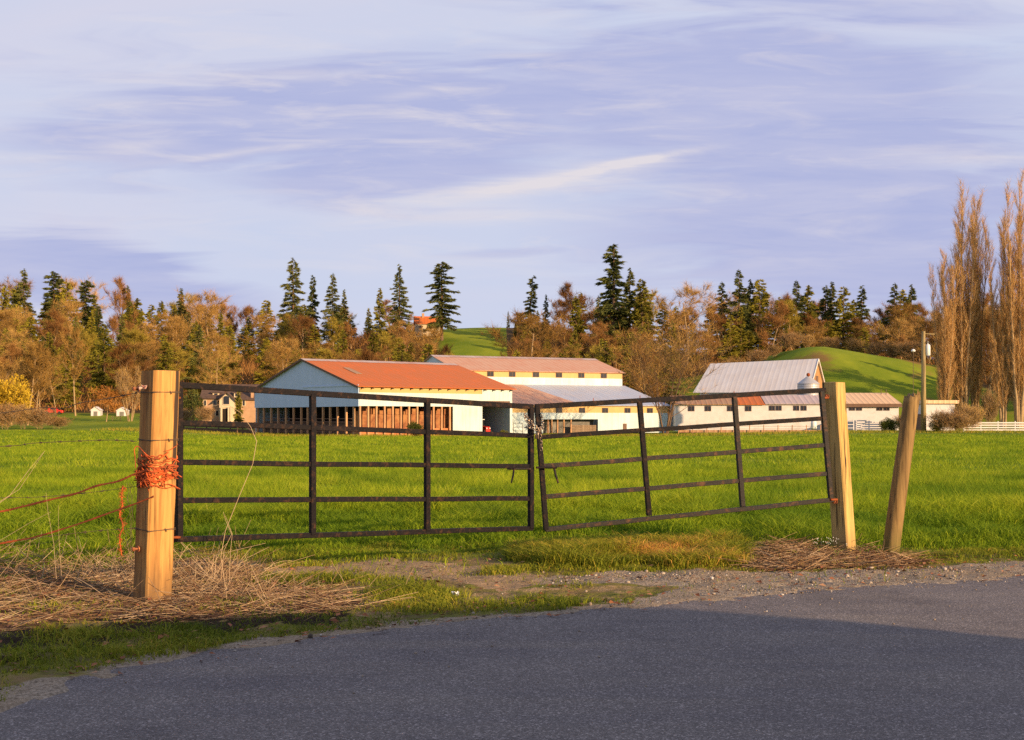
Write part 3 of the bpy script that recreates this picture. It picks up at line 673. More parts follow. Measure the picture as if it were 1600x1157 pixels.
# gravel stones
def ico():
    bm = bmesh.new(); bmesh.ops.create_icosphere(bm, subdivisions=1, radius=1.0)
    v = np.array([list(a.co) for a in bm.verts]); f = np.array([[a.index for a in p.verts] for p in bm.faces]); bm.free(); return v, f
iv, if_ = ico()
cnt = 120000; y = np.sqrt(6.2**2+rs.rand(cnt)*(14**2-6.2**2)); x = (rs.rand(cnt)*2-1)*(.43*y+.4); rdv = roaddist(x, y)
pg = np.maximum(soft(x, y, Z_GRAVEL, .12, 3)*.65, np.exp(-((rdv-.08)/.16)**2)*.75*(.35+.65*ss(-3, 1.5, x)))
pg = np.maximum(pg, .08*np.exp(-(np.maximum(-rdv, 0))*1.4)*(rdv < 0)*.6); pg = np.maximum(pg, soft(x, y, Z_DIRT, .1)*.06)
pg = np.maximum(pg, .05*(soft(x, y, Z_MID) > 0))
pg *= np.clip(.55+fbm(x, y, 2.2, 3, 6)*1.5, .05, 1.3)
keep = rs.rand(cnt) < pg*.62; x, y, rdv = x[keep], y[keep], rdv[keep]; n_ = len(x)
s_ = .0025+.0075*rs.rand(n_)**2.5+.012*(rs.rand(n_) < .02)
zz = np.where(rdv < 0.0, .006, np.maximum(ground(x, y)+.010, .004))+s_*.25
sc3 = s_[:, None]*rs.uniform(.65, 1.35, (n_, 3)); sc3[:, 2] *= .7
jit = rs.uniform(.82, 1.18, (n_, 12, 1)); a_ = rs.rand(n_)*6.28
base = iv[None]*jit*sc3[:, None, :]; bx_ = base[..., 0]*np.cos(a_)[:, None]-base[..., 1]*np.sin(a_)[:, None]; by_ = base[..., 0]*np.sin(a_)[:, None]+base[..., 1]*np.cos(a_)[:, None]
V = np.stack([bx_+x[:, None], by_+y[:, None], base[..., 2]+zz[:, None]], -1).reshape(-1, 3)
T = (if_[None]+(np.arange(n_)*12)[:, None, None]).reshape(-1, 3)
go = np_obj('gravel', V, T, M['stone'], attrs={'var': np.repeat(np.clip(rs.normal(.5, .25, n_), 0, 1), 12)}); tag(go, 'loose gravel scattered along the road edge and driveway mouth', 'gravel', kind='stuff')
# dead leaves
cnt = 4200; y = np.sqrt(6.6**2+rs.rand(cnt)*(13.2**2-6.6**2)); x = (rs.rand(cnt)*2-1)*(.43*y+.4); rdv = roaddist(x, y)
k_ = (rdv > -.25) & (rs.rand(cnt) < np.where(rdv < 1.6, .7, .35)+.7*soft(x, y, Z_STRAW)); x, y, rdv = x[k_], y[k_], rdv[k_]; n_ = len(x)
a_ = rs.rand(n_)*6.28; L = rs.uniform(.012, .035, n_); z = np.maximum(ground(x, y)+.012, .01)+rs.rand(n_)*.02
c, s2 = np.cos(a_), np.sin(a_); lift = rs.uniform(-.4, .6, n_)*L
V = np.stack([np.stack([x-c*L, y-s2*L, z], 1), np.stack([x+s2*L*.5, y-c*L*.5, z+lift*.5], 1), np.stack([x+c*L, y+s2*L, z+lift], 1), np.stack([x-s2*L*.5, y+c*L*.5, z+np.abs(lift)], 1)], 1).reshape(-1, 3)
b_ = np.arange(n_)*4
lo = np_obj('dead_leaves', V, np.concatenate([np.stack([b_, b_+1, b_+2], 1), np.stack([b_, b_+2, b_+3], 1)]), M['leaf'], attrs={'var': np.repeat(rs.rand(n_), 4)}); tag(lo, 'small red-brown dead leaves lying over the verge', 'dead leaves', kind='stuff')

# ------------------------------------------------------------------ gate posts
def square_post(name, label, base_px, top_px, d, side, rot, mat, group='gate posts'):
    b0 = P(base_px[0], base_px[1], d); t0 = P(top_px[0], top_px[1], d)
    th = thing(name, label, 'gate post', (b0.x, b0.y, 0), 0, group)
    ax_ = (t0-b0); n_ = 14; mb = MB(); r = side/math.sqrt(2)
    rr = random.Random(int(d*100)); ch = side*.045; i0 = 0
    prof = []
    for c in range(4):
        a = rot+c*math.pi/2; e = Vector((math.cos(a), math.sin(a), 0))*r; tg = Vector((-math.sin(a), math.cos(a), 0))
        prof += [e-tg*ch-e.normalized()*ch*.3, e+tg*ch-e.normalized()*ch*.3]
    rings = []
    for k in range(-2, n_+1):
        f = k/n_; p = b0+ax_*f; w_ = Vector((rr.uniform(-1, 1), rr.uniform(-1, 1), 0))*.0018
        rings.append([p+q*(1+rr.uniform(-.008, .008))+w_ for q in prof])
    for ring in rings: mb.v += [tuple(q-Vector((b0.x, b0.y, 0))) for q in ring]
    for k in range(len(rings)-1):
        for q in range(8):
            a = k*8+q; b_ = k*8+(q+1) % 8; mb.f.append((a, b_, b_+8, a+8))
    e = (len(rings)-1)*8; mb.v.append(tuple(b0+ax_*1.004-Vector((b0.x, b0.y, 0)))); c_ = len(mb.v)-1
    for q in range(8): mb.f.append((e+q, e+(q+1) % 8, c_))
    mb.build('timber', mat, th)
    return th, b0, t0
postL, pb, pt = square_post('gate_post', 'thick sawn timber post at left, wrapped in orange twine and wire', (238, 938), (251, 580), 9.54, .205, math.radians(-92), M['post_wood'])
postR, qb, qt = square_post('gate_post', 'sawn timber post at right leaning left, with two orange bolts', (1320, 865), (1302, 598), 12.86, .165, math.radians(-90), M['post_wood2'])
def onpost(th, u, v, d): return P(u, v, d)-th.location
def bolt_on(th, u, v, d, dirv, r=.016, L=.05, plate=None):
    c = onpost(th, u, v, d); dv = Vector(dirv).normalized(); mb = MB()
    mb.tube([c, c+dv*L], r*.6, 8); mb.tube([c+dv*L*.6, c+dv*(L*.6+.018)], r, 6)
    mb.tube([c-dv*.002, c+dv*.006], r*1.5, 12)
    mb.build('bolt', M['bolt'], th)
ld = (-.74, -.67, 0)
bolt_on(postL, 216, 858, 9.47, ld); bolt_on(postL, 217, 608, 9.47, ld)
mb = MB(); c = onpost(postL, 222, 606, 9.44); rr = random.Random(4)
pts = [c+Vector((rr.uniform(-.03, .035), rr.uniform(-.02, .02), rr.uniform(-.018, .02))) for _ in range(14)]
mb.tube(pts, .007, 5); mb.build('tape_scrap', M['rag'], postL)
bolt_on(postR, 1292, 620, 12.78, (-.6, -.8, 0), .018, .04); bolt_on(postR, 1305, 784, 12.78, (-.6, -.8, 0), .018, .05)

# round post
b0 = P(1391, 866, 12.75); t0 = P(1425, 618, 12.75)
rp = thing('round_post', 'round weathered post leaning right, with a splintered top, standing alone', 'post', (b0.x, b0.y, 0))
mb = MB(); n_ = 28; rr = random.Random(9)
ax_ = t0-b0; prof = [rr.uniform(.965, 1.03) for _ in range(n_)]
rows = 22
for k in range(-2, rows+1):
    f = k/rows; p = b0+ax_*f-rp.location; rad = .083*(1.02-.10*f)
    for q in range(n_):
        t = 2*math.pi*q/n_; dz = 0
        if k == rows: dz = .03*math.cos(t-.3)*.8+rr.uniform(-.012, .02)
        rq = rad*prof[q]*(1+.012*math.sin(7*f+q)); mb.v.append((p.x+rq*math.cos(t), p.y+rq*math.sin(t), p.z+dz))
for k in range(rows+2):
    for q in range(n_): a = k*n_+q; b_ = k*n_+(q+1) % n_; mb.f.append((a, b_, b_+n_, a+n_))
c_ = len(mb.v); tp = t0-rp.location; mb.v.append((tp.x, tp.y, tp.z-.012)); e = (rows+2)*n_
for q in range(n_): mb.f.append((e+q, e+(q+1) % n_, c_))
mb.build('timber', M['round_wood'], rp, smooth=True)
mb = MB()
for (du, dv, L) in ((9, -3, .045), (12, 2, .05), (-6, 4, .02), (4, 1, .03)):
    c = P(1425+du, 618+dv, 12.75-.03)-rp.location; mb.hexa([c+Vector((-.010, 0, -.03)), c+Vector((.012, 0, -.03)), c+Vector((.0, .014, -.03))], [c+Vector((.001, 0, L)), c+Vector((.004, 0, L)), c+Vector((.002, .003, L))]); mb.build('splinter', M['round_wood'], rp); mb = MB()

# ------------------------------------------------------------------ gates (square tube, black paint over rust)
def vplane(A, B):
    def f(u, v):
        k = (u-800)/F          # ray x = k*d, find depth on the vertical plane through A and B
        ax_, ay_ = A; bx_, by_ = B; dx, dy = bx_-ax_, by_-ay_
        d = (ax_*dy-ay_*dx)/(k*dy-dx)
        return P(u, v, d)
    return f
def gate(label, A, B, bars, verts, hinge, gm, shift=0):
    f = vplane(A, B); nrm = Vector((B[1]-A[1], -(B[0]-A[0]), 0)).normalized()
    if nrm.y > 0: nrm = -nrm
    root = thing('field_gate', label, 'gate', (A[0], A[1], 0), 0, 'pair of black steel field gates')
    for i, (p, q) in enumerate(verts):
        mb = MB(); a, b_ = f(*p)+nrm*.004, f(*q)+nrm*.004
        mb.beam(a, b_, .046, .046, up=nrm); mb.build('upright', gm[0] if i < 2 else gm[1], root, world=True, bevel=.004)
        mb = MB()
    for i, (p, q) in enumerate(bars):
        a, b_ = f(*p), f(*q); mb = MB()
        n_ = 8; rr = random.Random(i+shift); pts = [a.lerp(b_, k/n_)+Vector((0, 0, rr.uniform(-1, 1)*.0025)) for k in range(n_+1)]
        prev = None
        for k in range(n_):   # one continuous slightly bent square tube
            pass
        d_ = (b_-a).normalized(); up = Vector((0, 0, 1)); sx = d_.cross(up).normalized(); uz = sx.cross(d_)
        hw, hh = .019, (.021 if i else .024)
        for k, c in enumerate(pts):
            mb.v += [tuple(c+sx*hw*s1+uz*hh*s2) for s1, s2 in ((-1, -1), (1, -1), (1, 1), (-1, 1))]
            if k:
                o = (k-1)*4
                for q in range(4): mb.f.append((o+q, o+(q+1) % 4, o+4+(q+1) % 4, o+4+q))
        mb.f.append((3, 2, 1, 0)); mb.f.append(tuple(range(n_*4, n_*4+4)))
        mb.build('rail', gm[0] if i < 2 else gm[1], root, world=True, bevel=.004)
    return root, f, nrm
AL = ((280-800)/F*9.78, 9.78); BL = ((829-800)/F*11.9, 11.9)
gl, fL, nL = gate('wide black steel gate hung on the left post', AL, BL,
    [((275, 602), (832, 636)), ((282, 661), (826, 681)), ((282, 723), (826, 729)), ((282, 782), (826, 779)), ((275, 843), (832, 826))],
    [((280, 600), (280, 845)), ((488, 616), (488, 836)), ((667, 627), (667, 830)), ((829, 637), (829, 826))], 0, (M['gate'], M['gate']))
AR = ((845-800)/F*11.98, 11.98); BR = ((1292-800)/F*12.72, 12.72)
gr_, fR, nR = gate('sagging rusty black steel gate hung on the right leaning post', AR, BR,
    [((836, 636), (1290, 610)), ((846, 683), (1288, 654)), ((848, 729), (1290, 696)), ((851, 777), (1294, 740)), ((852, 828), (1302, 781))],
    [((839, 635), (853, 828)), ((999, 628), (1014, 806)), ((1147, 620), (1160, 792)), ((1283, 611), (1298, 779))], 1, (M['gate'], M['gate_rust']), 20)
# hinge pole and stubs on the left gate, latch rods on both
mb = MB(); hp = vplane((AL[0]-.04, AL[1]-.06), (BL[0]-.04, BL[1]-.06))
mb.tube([P(271.5, 607, 9.72), P(271, 848, 9.72)], .017, 10); mb.build('hinge_pole', M['gate'], gl, world=True, smooth=True)
for v in (622, 840):
    mb = MB(); mb.tube([P(262, v, 9.66), P(281, v, 9.76)], .011, 8); mb.build('hinge_pin', M['rust'], gl, world=True, smooth=True)
for v in ((622, 1284), (781, 1298)):
    mb = MB(); mb.tube([P(v[1], v[0], 12.70), P(v[1]+10, v[0], 12.76)], .012, 8); mb.build('hinge_pin', M['rust'], gr_, world=True, smooth=True)
mb = MB(); mb.tube([P(803, 732, 11.72), P(802, 742, 11.70), P(799, 755, 11.66)], [.009, .009, .007], 8); mb.build('latch_rod', M['gate'], gl, world=True)
mb = MB(); mb.tube([P(793, 733, 11.74), P(829, 733, 11.84)], .009, 8); mb.build('latch_bolt', M['gate_rust'], gl, world=True)
mb = MB(); mb.tube([P(866, 731, 11.95), P(868, 742, 11.93), P(872, 755, 11.9)], [.010, .010, .008], 8); mb.build('latch_rod', M['gate_rust'], gr_, world=True)
mb = MB(); mb.tube([P(838, 731, 11.86), P(870, 731, 11.95)], .010, 8); mb.build('latch_bolt', M['gate'], gr_, world=True)
for (u, v, f_, rt) in ((1000, 627, fR, gr_), (1147, 620, fR, gr_), (927, 631, fR, gr_)):
    mb = MB(); c = f_(u, v-4); mb.beam(c+Vector((0, 0, -.006)), c+Vector((0, 0, .028)), .006, .012); mb.build('welded_stub', M['rust'], rt, world=True)

# chain and padlock joining the gates
def link_mesh():
    mb = MB(); pts = []
    for k in range(21):
        t = 2*math.pi*k/20; x_ = .0105*math.cos(t); z_ = .0105*math.sin(t)+(.010 if math.sin(t) >= 0 else -.010)
        pts.append((x_, 0, z_))
    mb.tube(pts, .0042, 6, cap=False); me = bpy.data.meshes.new('chain_link'); me.from_pydata(mb.v, [], mb.f); me.materials.append(M['chain'])
    me.polygons.foreach_set('use_smooth', [True]*len(me.polygons)); return me
lm = link_mesh()
ch = thing('chain', 'shiny rusted steel chain looped and hanging where the two gates meet', 'chain', tuple(P(838, 668, 11.8)))
paths = [[(821, 648, 11.82), (828, 657, 11.76), (836, 665, 11.76), (842, 671, 11.78), (845, 674, 11.8)],
         [(822, 668, 11.84), (829, 668, 11.76), (835, 671, 11.76), (841, 672, 11.78), (847, 666, 11.82)],
         [(844, 672, 11.8), (845, 684, 11.82), (846, 694, 11.84), (846, 703, 11.85)],
         [(846, 650, 11.94), (848, 658, 11.96), (848, 668, 11.9), (844, 674, 11.82)],
         [(820, 650, 11.86), (823, 658, 11.86), (828, 664, 11.79)], [(841, 674, 11.78), (838, 682, 11.78), (842, 687, 11.79)]]
cnt = 0
for path in paths:
    pts = [P(*p) for p in path]; seg = .031
    L = [0]; [L.append(L[-1]+(pts[i+1]-pts[i]).length) for i in range(len(pts)-1)]
    for k in range(int(L[-1]/seg)+1):
        s_ = k*seg; i = max(j for j in range(len(L)) if L[j] <= s_+1e-9); i = min(i, len(pts)-2)
        d_ = (pts[i+1]-pts[i]).normalized(); p = pts[i]+d_*(s_-L[i])
        o = bpy.data.objects.new('chain_link', lm); COL.objects.link(o); o.parent = ch
        q = d_.to_track_quat('Z', 'Y') @ Matrix.Rotation((k % 2)*math.pi/2+.5, 4, 'Z').to_quaternion()
        o.location = p-ch.location; o.rotation_mode = 'QUATERNION'; o.rotation_quaternion = q; cnt += 1
mb = MB(); c = P(839, 682, 11.76)-ch.location
mb.box(c.x-.018, c.x+.018, c.y-.009, c.y+.009, c.z-.024, c.z+.012); pk = mb.build('padlock', simple('dark_brass', (.10, .07, .05), .4, .3, 20, metal=.6, bmp=0), ch, bevel=.004)
mb = MB(); mb.tube([(c.x+.011*math.cos(t), c.y, c.z+.012+.016*math.sin(t)) for t in [k*math.pi/8 for k in range(9)]], .003, 6); mb.build('shackle', M['chain'], pk)

# ------------------------------------------------------------------ wires, ropes and twine on the left post
def catmull(pts, n=8):
    pts = [Vector(p) for p in pts]; out = []
    for i in range(len(pts)-1):
        p0 = pts[max(i-1, 0)]; p1 = pts[i]; p2 = pts[i+1]; p3 = pts[min(i+2, len(pts)-1)]
        for k in range(n):
            t = k/n; out.append(.5*((2*p1)+(p2-p0)*t+(2*p0-5*p1+4*p2-p3)*t*t+(3*p1-p0-3*p2+p3)*t**3))
    return out+[pts[-1]]
# the next post of the wire fence stands just outside the picture at left
fp = P(-240, 930, 9.6)
fpst = thing('fence_post', 'plain wooden fence post holding the far end of the barbed wires', 'fence post', (fp.x, fp.y, 0))
mb = MB(); mb.tube([(0, 0, -.2), (0.01, 0, .8), (.02, 0, 1.45)], [.065, .062, .058], 16); mb.build('timber', M['round_wood'], fpst, smooth=True)
def wire(label, pts, name='barbed_wire', cat='barbed wire', r=.0026, barbs=True, mat=None, group=None):
    c = catmull([P(*p) for p in pts], 8); mb = MB(); o0 = c[-1]
    mb.tube(c, r, 6)
    if barbs:
        rr = random.Random(len(label)); acc = 0
        for i in range(1, len(c)):
            acc += (c[i]-c[i-1]).length
            if acc > .12:
                acc = 0
                for _ in range(2):
                    dv = Vector((rr.uniform(-1, 1), rr.uniform(-1, 1), rr.uniform(-1, 1))).normalized()*.015
                    mb.tube([c[i]-dv, c[i]+dv], .0018, 4)
                mb.tube([c[i-1].lerp(c[i], .6), c[i-1].lerp(c[i], 1.2)], r*2.1, 5)
    o = mb.build(name, mat or M['wire'], wloc=tuple(o0), smooth=False); tag(o, label, cat, group); return o
wg = 'wires of the fence at left'
wire('topmost barbed wire, sagging left from near the post top', [(-240, 668, 9.7), (-100, 655, 9.8), (0, 646, 9.9), (45, 640, 9.9), (70, 637, 9.9), (90, 639, 9.85), (105, 637, 9.8), (125, 630, 9.7), (150, 626, 9.65), (185, 620, 9.6), (215, 614, 9.52)], group=wg, r=.0030)
wire('second barbed wire, almost level, above the twine bundle', [(-240, 705, 9.6), (0, 698, 9.65), (50, 693, 9.62), (110, 690, 9.6), (170, 688, 9.56), (214, 690, 9.5)], group=wg)
wire('thin barbed wire running between the two orange ropes and the field', [(-240, 780, 9.6), (0, 778, 9.62), (60, 777, 9.6), (140, 770, 9.6), (216, 760, 9.5)], group=wg, r=.002)
wire('lowest barbed wire crossing the foot of the left post', [(-240, 850, 9.6), (0, 846, 9.6), (80, 838, 9.6), (150, 830, 9.6), (212, 826, 9.5)], group=wg, r=.002)
# wires wrapped round the post: parts of the post
def loop_on_post(v, tilt, name='wire_loop', mat=None, r=.0028, side=.1085):
    mb = MB(); f = (938-v)/358; c = pb.lerp(pt, f)-postL.location; pts = []
    for k in range(5):
        a = math.radians(-92)+k*math.pi/2; e = Vector((math.cos(a), math.sin(a), 0))*(side*math.sqrt(2)+r*.5); pts.append(c+e+Vector((0, 0, tilt*(1 if k in (0,) else -1 if k == 2 else 0))))
    mb.tube(pts, r, 6); mb.tube([p+Vector((0, 0, .010*(1 if i % 2 else -.6))) for i, p in enumerate(pts)], r*.8, 6)
    e = pts[1].lerp(pts[0], .35); mb.tube([e+Vector((-.006, -.006, .012)), e+Vector((.008, -.01, -.012))], .0035, 5)
    mb.build(name, mat or M['wire'], postL)
loop_on_post(614, .004); loop_on_post(688, .002); loop_on_post(827, -.003)
# orange ropes
def rope(label, pts, r, name='twine_rope', seed=1, mat=None, strands=3, fray=0.0):
    c = catmull([P(*p) for p in pts], 14); mb = MB(); rr = random.Random(seed); m_ = len(c)
    for s_ in range(strands):
        q = []
        for i, p in enumerate(c):
            t = i*1.1+s_*2*math.pi/strands; w_ = r*.75*(1+.35*math.sin(i*.37+seed))
            q.append(p+Vector((math.cos(t)*w_*.3, math.sin(t)*w_*.5, math.cos(t)*w_)))
        mb.tube(q, [r*.62*(1+.25*math.sin(i*.9+s_*2)) for i in range(m_)], 6)
    for _ in range(int(fray*m_)):
        p = c[rr.randrange(m_)]; dv = Vector((rr.uniform(-1, 1), rr.uniform(-.6, .6), rr.uniform(-1, .8)))*rr.uniform(.01, .035)
        mb.tube([p, p+dv*.6+Vector((0, 0, .004)), p+dv], .0013, 4)
    o = mb.build(name, mat or M['rope'], wloc=tuple(c[-1]), smooth=True); tag(o, label, 'rope', 'orange twine ropes'); return o
rope('upper frayed orange twine rope running left from the bundle', [(-240, 842, 8.8), (-100, 818, 9.0), (0, 800, 9.2), (35, 792, 9.25), (80, 781, 9.3), (120, 771, 9.35), (150, 760, 9.35), (185, 752, 9.4), (212, 740, 9.42), (232, 735, 9.40)], .0062, seed=2, fray=.9)
rope('lower smooth rust-red twine rope running left from the bundle', [(-240, 905, 8.8), (-100, 872, 9.0), (0, 850, 9.2), (60, 838, 9.25), (120, 820, 9.3), (170, 802, 9.35), (205, 790, 9.4), (240, 776, 9.40)], .0055, seed=3, fray=.15)
rope('loose orange twine hanging in a frayed tassel beside the left post', [(192, 760, 9.45), (190, 775, 9.46), (191, 790, 9.44), (187, 805, 9.45), (192, 822, 9.44), (187, 840, 9.45), (190, 868, 9.45)], .0050, seed=4, mat=M['twine'], fray=2.6)
# small net wire left of the post
mb = MB(); rr = random.Random(3)
for k in range(4):
    pts = [P(200+rr.uniform(-5, 7)+k*1.5, v, 9.5) for v in range(755, 905, 12)]; mb.tube(catmull(pts, 3), .0013, 4)
nw = mb.build('net_wire', M['wire'], wloc=tuple(P(203, 900, 9.5))); tag(nw, 'tangle of thin crimped wire hanging close beside the left post', 'wire')
# bundle
mb = MB(); rr = random.Random(12)
cc_ = pb.lerp(pt, (938-738)/358)
for k in range(78):
    n_ = rr.randint(5, 9); a0 = rr.uniform(-3.3, -.1); z0 = rr.gauss(.0, .052); q = []
    da = rr.choice([-1, 1])*rr.uniform(.12, .45)
    for i in range(n_):
        a = a0+da*i; ca_, sa_ = math.cos(a-math.radians(-92)), math.sin(a-math.radians(-92))
        rr_ = .145/(abs(ca_)+abs(sa_))+.006+abs(rr.gauss(0, .012))
        z0 += rr.gauss(0, .016); q.append(cc_+Vector((math.cos(a)*rr_, math.sin(a)*rr_, z0)))
    mb.tube(catmull(q, 3), rr.uniform(.0028, .0055), 5)
for k in range(26):      # hanging and sticking-out ends
    a = rr.uniform(-2.6, -.5); ca_, sa_ = math.cos(a-math.radians(-92)), math.sin(a-math.radians(-92)); r0 = .150/(abs(ca_)+abs(sa_))+.01
    p = cc_+Vector((math.cos(a)*r0, math.sin(a)*r0, rr.uniform(-.05, .03))); q = [p]
    for i in range(4): q.append(q[-1]+Vector((rr.gauss(0, .012), rr.gauss(-.001, .006), rr.uniform(-.045, .004))))
    mb.tube(catmull(q, 3), .0024, 5)
for k in range(10):
    p = cc_+Vector((-.10+rr.uniform(-.03, .02), -.05, rr.uniform(-.05, .03))); q = [p]
    for i in range(3): q.append(q[-1]+Vector((-rr.uniform(.0, .03), rr.uniform(-.01, .01), rr.gauss(0, .02))))
    mb.tube(catmull(q, 3), .003, 5)
mb.tube(catmull([P(212, 732, 9.42), P(211, 715, 9.42), P(210, 702, 9.42), P(216, 698, 9.42), P(228, 710, 9.38), P(246, 722, 9.36)], 5), .0036, 6)
mb.tube(catmull([P(262, 730, 9.4), P(272, 738, 9.44), P(284, 746, 9.5)], 4), .0035, 6)
tb = mb.build('twine_bundle', M['twine'], wloc=tuple(cc_), smooth=True); tag(tb, 'messy orange baler twine knotted round the middle of the left post', 'twine')
# scrap of white plastic
mb = MB(); x0, y0 = G(712, 934); z0 = gz(x0, y0)+.05; rr = random.Random(5)
gp = [[Vector((x0+i*.011-.03, y0+j*.013-.02, z0+rr.uniform(-.015, .022))) for j in range(4)] for i in range(6)]
for i in range(5):
    for j in range(3): mb.quad(gp[i][j], gp[i+1][j], gp[i+1][j+1], gp[i][j+1])
lt = mb.build('plastic_scrap', M['tank'], wloc=(x0, y0, z0)); lt.modifiers.new('solid', 'SOLIDIFY').thickness = .001; tag(lt, 'crumpled white plastic scrap lying in the verge grass', 'litter')
# white weed flowers by the right post
rr = random.Random(8); bx0, by0 = G(1296, 866)
fw = thing('flowering_weed', 'wispy weed with tiny white flowers at the foot of the right gate post', 'weed', (bx0, by0, 0))
for k in range(22):
    mb = MB(); x_ = bx0+rr.gauss(0, .09); y_ = by0+rr.gauss(0, .05); z_ = gz(x_, y_); h = rr.uniform(.07, .15); t_ = Vector((x_+rr.gauss(0, .02), y_, z_+h+.05))
    mb.tube([(x_, y_, z_), (x_*.5+t_.x*.5+.004, y_, z_+h*.6), tuple(t_)], .0018, 4); mb.build('stem', M['shrub'], fw, world=True)
    for _ in range(2):
        mf = MB(); c = t_+Vector((rr.gauss(0, .01), rr.gauss(0, .008), rr.gauss(0, .008))); s_ = .0042
        mf.hexa([c+Vector((-s_, -s_, 0)), c+Vector((s_, -s_, 0)), c+Vector((0, s_, 0))], [c+Vector((-s_*.5, -s_*.5, s_)), c+Vector((s_*.5, -s_*.5, s_)), c+Vector((0, s_*.5, s_))]); mf.build('flower', M['tank'], fw, world=True)

# ------------------------------------------------------------------ barns
def front_s(u, ox, oy, ang):
    """distance along a facade (from its left corner) whose projection is column u"""
    k = (u-800)/F; return (k*oy-ox)/(math.cos(ang)-k*math.sin(ang))
def side_s(u, ox, oy, ang):
    k = (u-800)/F; return (k*oy-ox)/(-math.sin(ang)-k*math.cos(ang))
def slab(mb, p, th=.12):
    """roof slab from four corners (front-left, front-right, back-right, back-left)"""
    p = [Vector(q) for q in p]; n_ = (p[1]-p[0]).cross(p[3]-p[0]).normalized()
    if n_.z < 0: n_ = -n_
    mb.hexa([tuple(q-n_*th) for q in p], [tuple(q) for q in p])

# --- A: blue open-sided barn with the rusty red roof
ax0, ay0, az0 = -21.5, 180.0, -1.17; aA = math.atan2(19.6, 25.0)
barn = thing('barn', 'pale blue open-sided barn with a bright rusty red roof', 'barn', (ax0, ay0, az0), aA)
LA, WA = 27.3, 31.8; EV, RG, OP = 7.15, 11.45, 4.35
sA = lambda u: front_s(u, ax0, ay0, aA)
x_p0, x_p1 = sA(707), sA(753)
# front wall: upper band and solid panel
mb = MB(); mb.box(0, x_p1, -.06, .10, OP, 6.28); mb.box(x_p1-.002, LA-.001, -.058, .10, 5.25, EV-.15)
mb.build('front_wall', M['blue_tin_x'], barn)
mb = MB(); mb.box(x_p0, x_p1, -.12, -.063, .1, OP+.12)
mb.build('sliding_panel', M['blue_tin_x'], barn)
mb = MB(); mb.box(LA-.45, LA, -.10, .12, 0, 5.24); mb.build('corner_wall', M['blue_tin_x'], barn)
mb = MB(); mb.box(.1, x_p1-.05, -.03, .08, 6.282, EV-.12); mb.build('translucent_strip', M['fibreglass'], barn)
# gable end
mb = MB(); poly = [(-.12, 0, OP-.05), (-.12, WA, OP-.05), (-.12, WA, EV), (-.12, WA/2, RG-.05), (-.12, 0, EV)]; mb.prism(poly, (.14, 0, 0)); mb.build('gable_wall', M['blue_tin_y'], barn)
mb = MB(); mb.box(-.22, -.125, -.1, WA*.5, EV+.05, EV+.22); mb.build('gable_flashing', M['blue_tin_y'], barn)
mb = MB(); mb.box(LA-.12, LA, .12, WA, 0, EV-.1); mb.prism([(LA-.12, 0.12, EV-.1), (LA-.12, WA, EV-.1), (LA-.12, WA/2, RG-.1)], (.12, 0, 0)); mb.box(.05, LA-.13, WA-.12, WA, 0, EV-.15); mb.build('rear_wall', M['white_tin'], barn)
# roof: two slopes, front overhang with rafter tails
oh = .55; sl = (RG-EV)/(WA/2)
mb = MB()
slab(mb, [(-.5, -oh, EV+.12-oh*sl), (LA+.5, -oh, EV+.12-oh*sl), (LA+.5, WA/2, RG+.12), (-.5, WA/2, RG+.12)], .1)
slab(mb, [(-.5, WA+oh, EV+.12-oh*sl), (LA+.5, WA+oh, EV+.12-oh*sl), (LA+.5, WA/2+.003, RG+.12), (-.5, WA/2+.003, RG+.12)], .1)
roof = mb.build('roof', M['rust_roof'], barn)
mb = MB(); mb.prism([(-.55, WA/2-1.3, RG+.16-1.3*sl), (-.55, WA/2, RG+.17), (-.55, WA/2+1.3, RG+.16-1.3*sl), (-.55, WA/2, RG+.12)], (LA+1.1, 0, 0)); mb.build('ridge_cap', M['cap'], roof)
for k in range(17):
    mb = MB(); x_ = .4+k*(LA-.8)/16; mb.box(x_-.07, x_+.07, -oh-.12, .0, EV-.28-oh*sl*.5, EV-.08-oh*sl*.5); mb.build('rafter_tail', M['fascia'], roof)
mb = MB(); s1, s2 = sA(612), sA(625); mb.prism([(3.6, 6.8, EV+.16+6.8*sl), (4.7, 6.8, EV+.16+6.8*sl), (4.7, 10.6, EV+.16+10.6*sl), (3.6, 10.6, EV+.16+10.6*sl)], (0, 0, .03)); mb.build('patched_sheet', M['brown_roof'], roof)
mb = MB(); mb.beam((-.52, -oh-.02, EV-.05-oh*sl), (-.52, WA/2, RG), .06, .3); mb.beam((-.52, WA+oh, EV-.05-oh*sl), (-.52, WA/2+.01, RG), .06, .3); mb.build('barge_board', M['fascia'], roof)
# posts: along the front and along the gable
fu = [563+12.75*k for k in range(12)]; 
for u in fu:
    x_ = min(sA(u), x_p0-.1); mb = MB(); mb.box(x_-.13, x_+.13, -.02, .24, 0, OP+.02); mb.build('post', M['bay_post'], barn)
su = [552, 540, 526.5, 515, 504, 492, 480, 470, 458, 446, 434, 423, 411.5, 402]
for u in su:
    y_ = side_s(u, ax0, ay0, aA); y_ = min(y_, WA-.2); mb = MB(); mb.box(-.02, .24, y_-.14, y_+.14, 0, OP-.04); mb.build('post', M['bay_post'], barn)
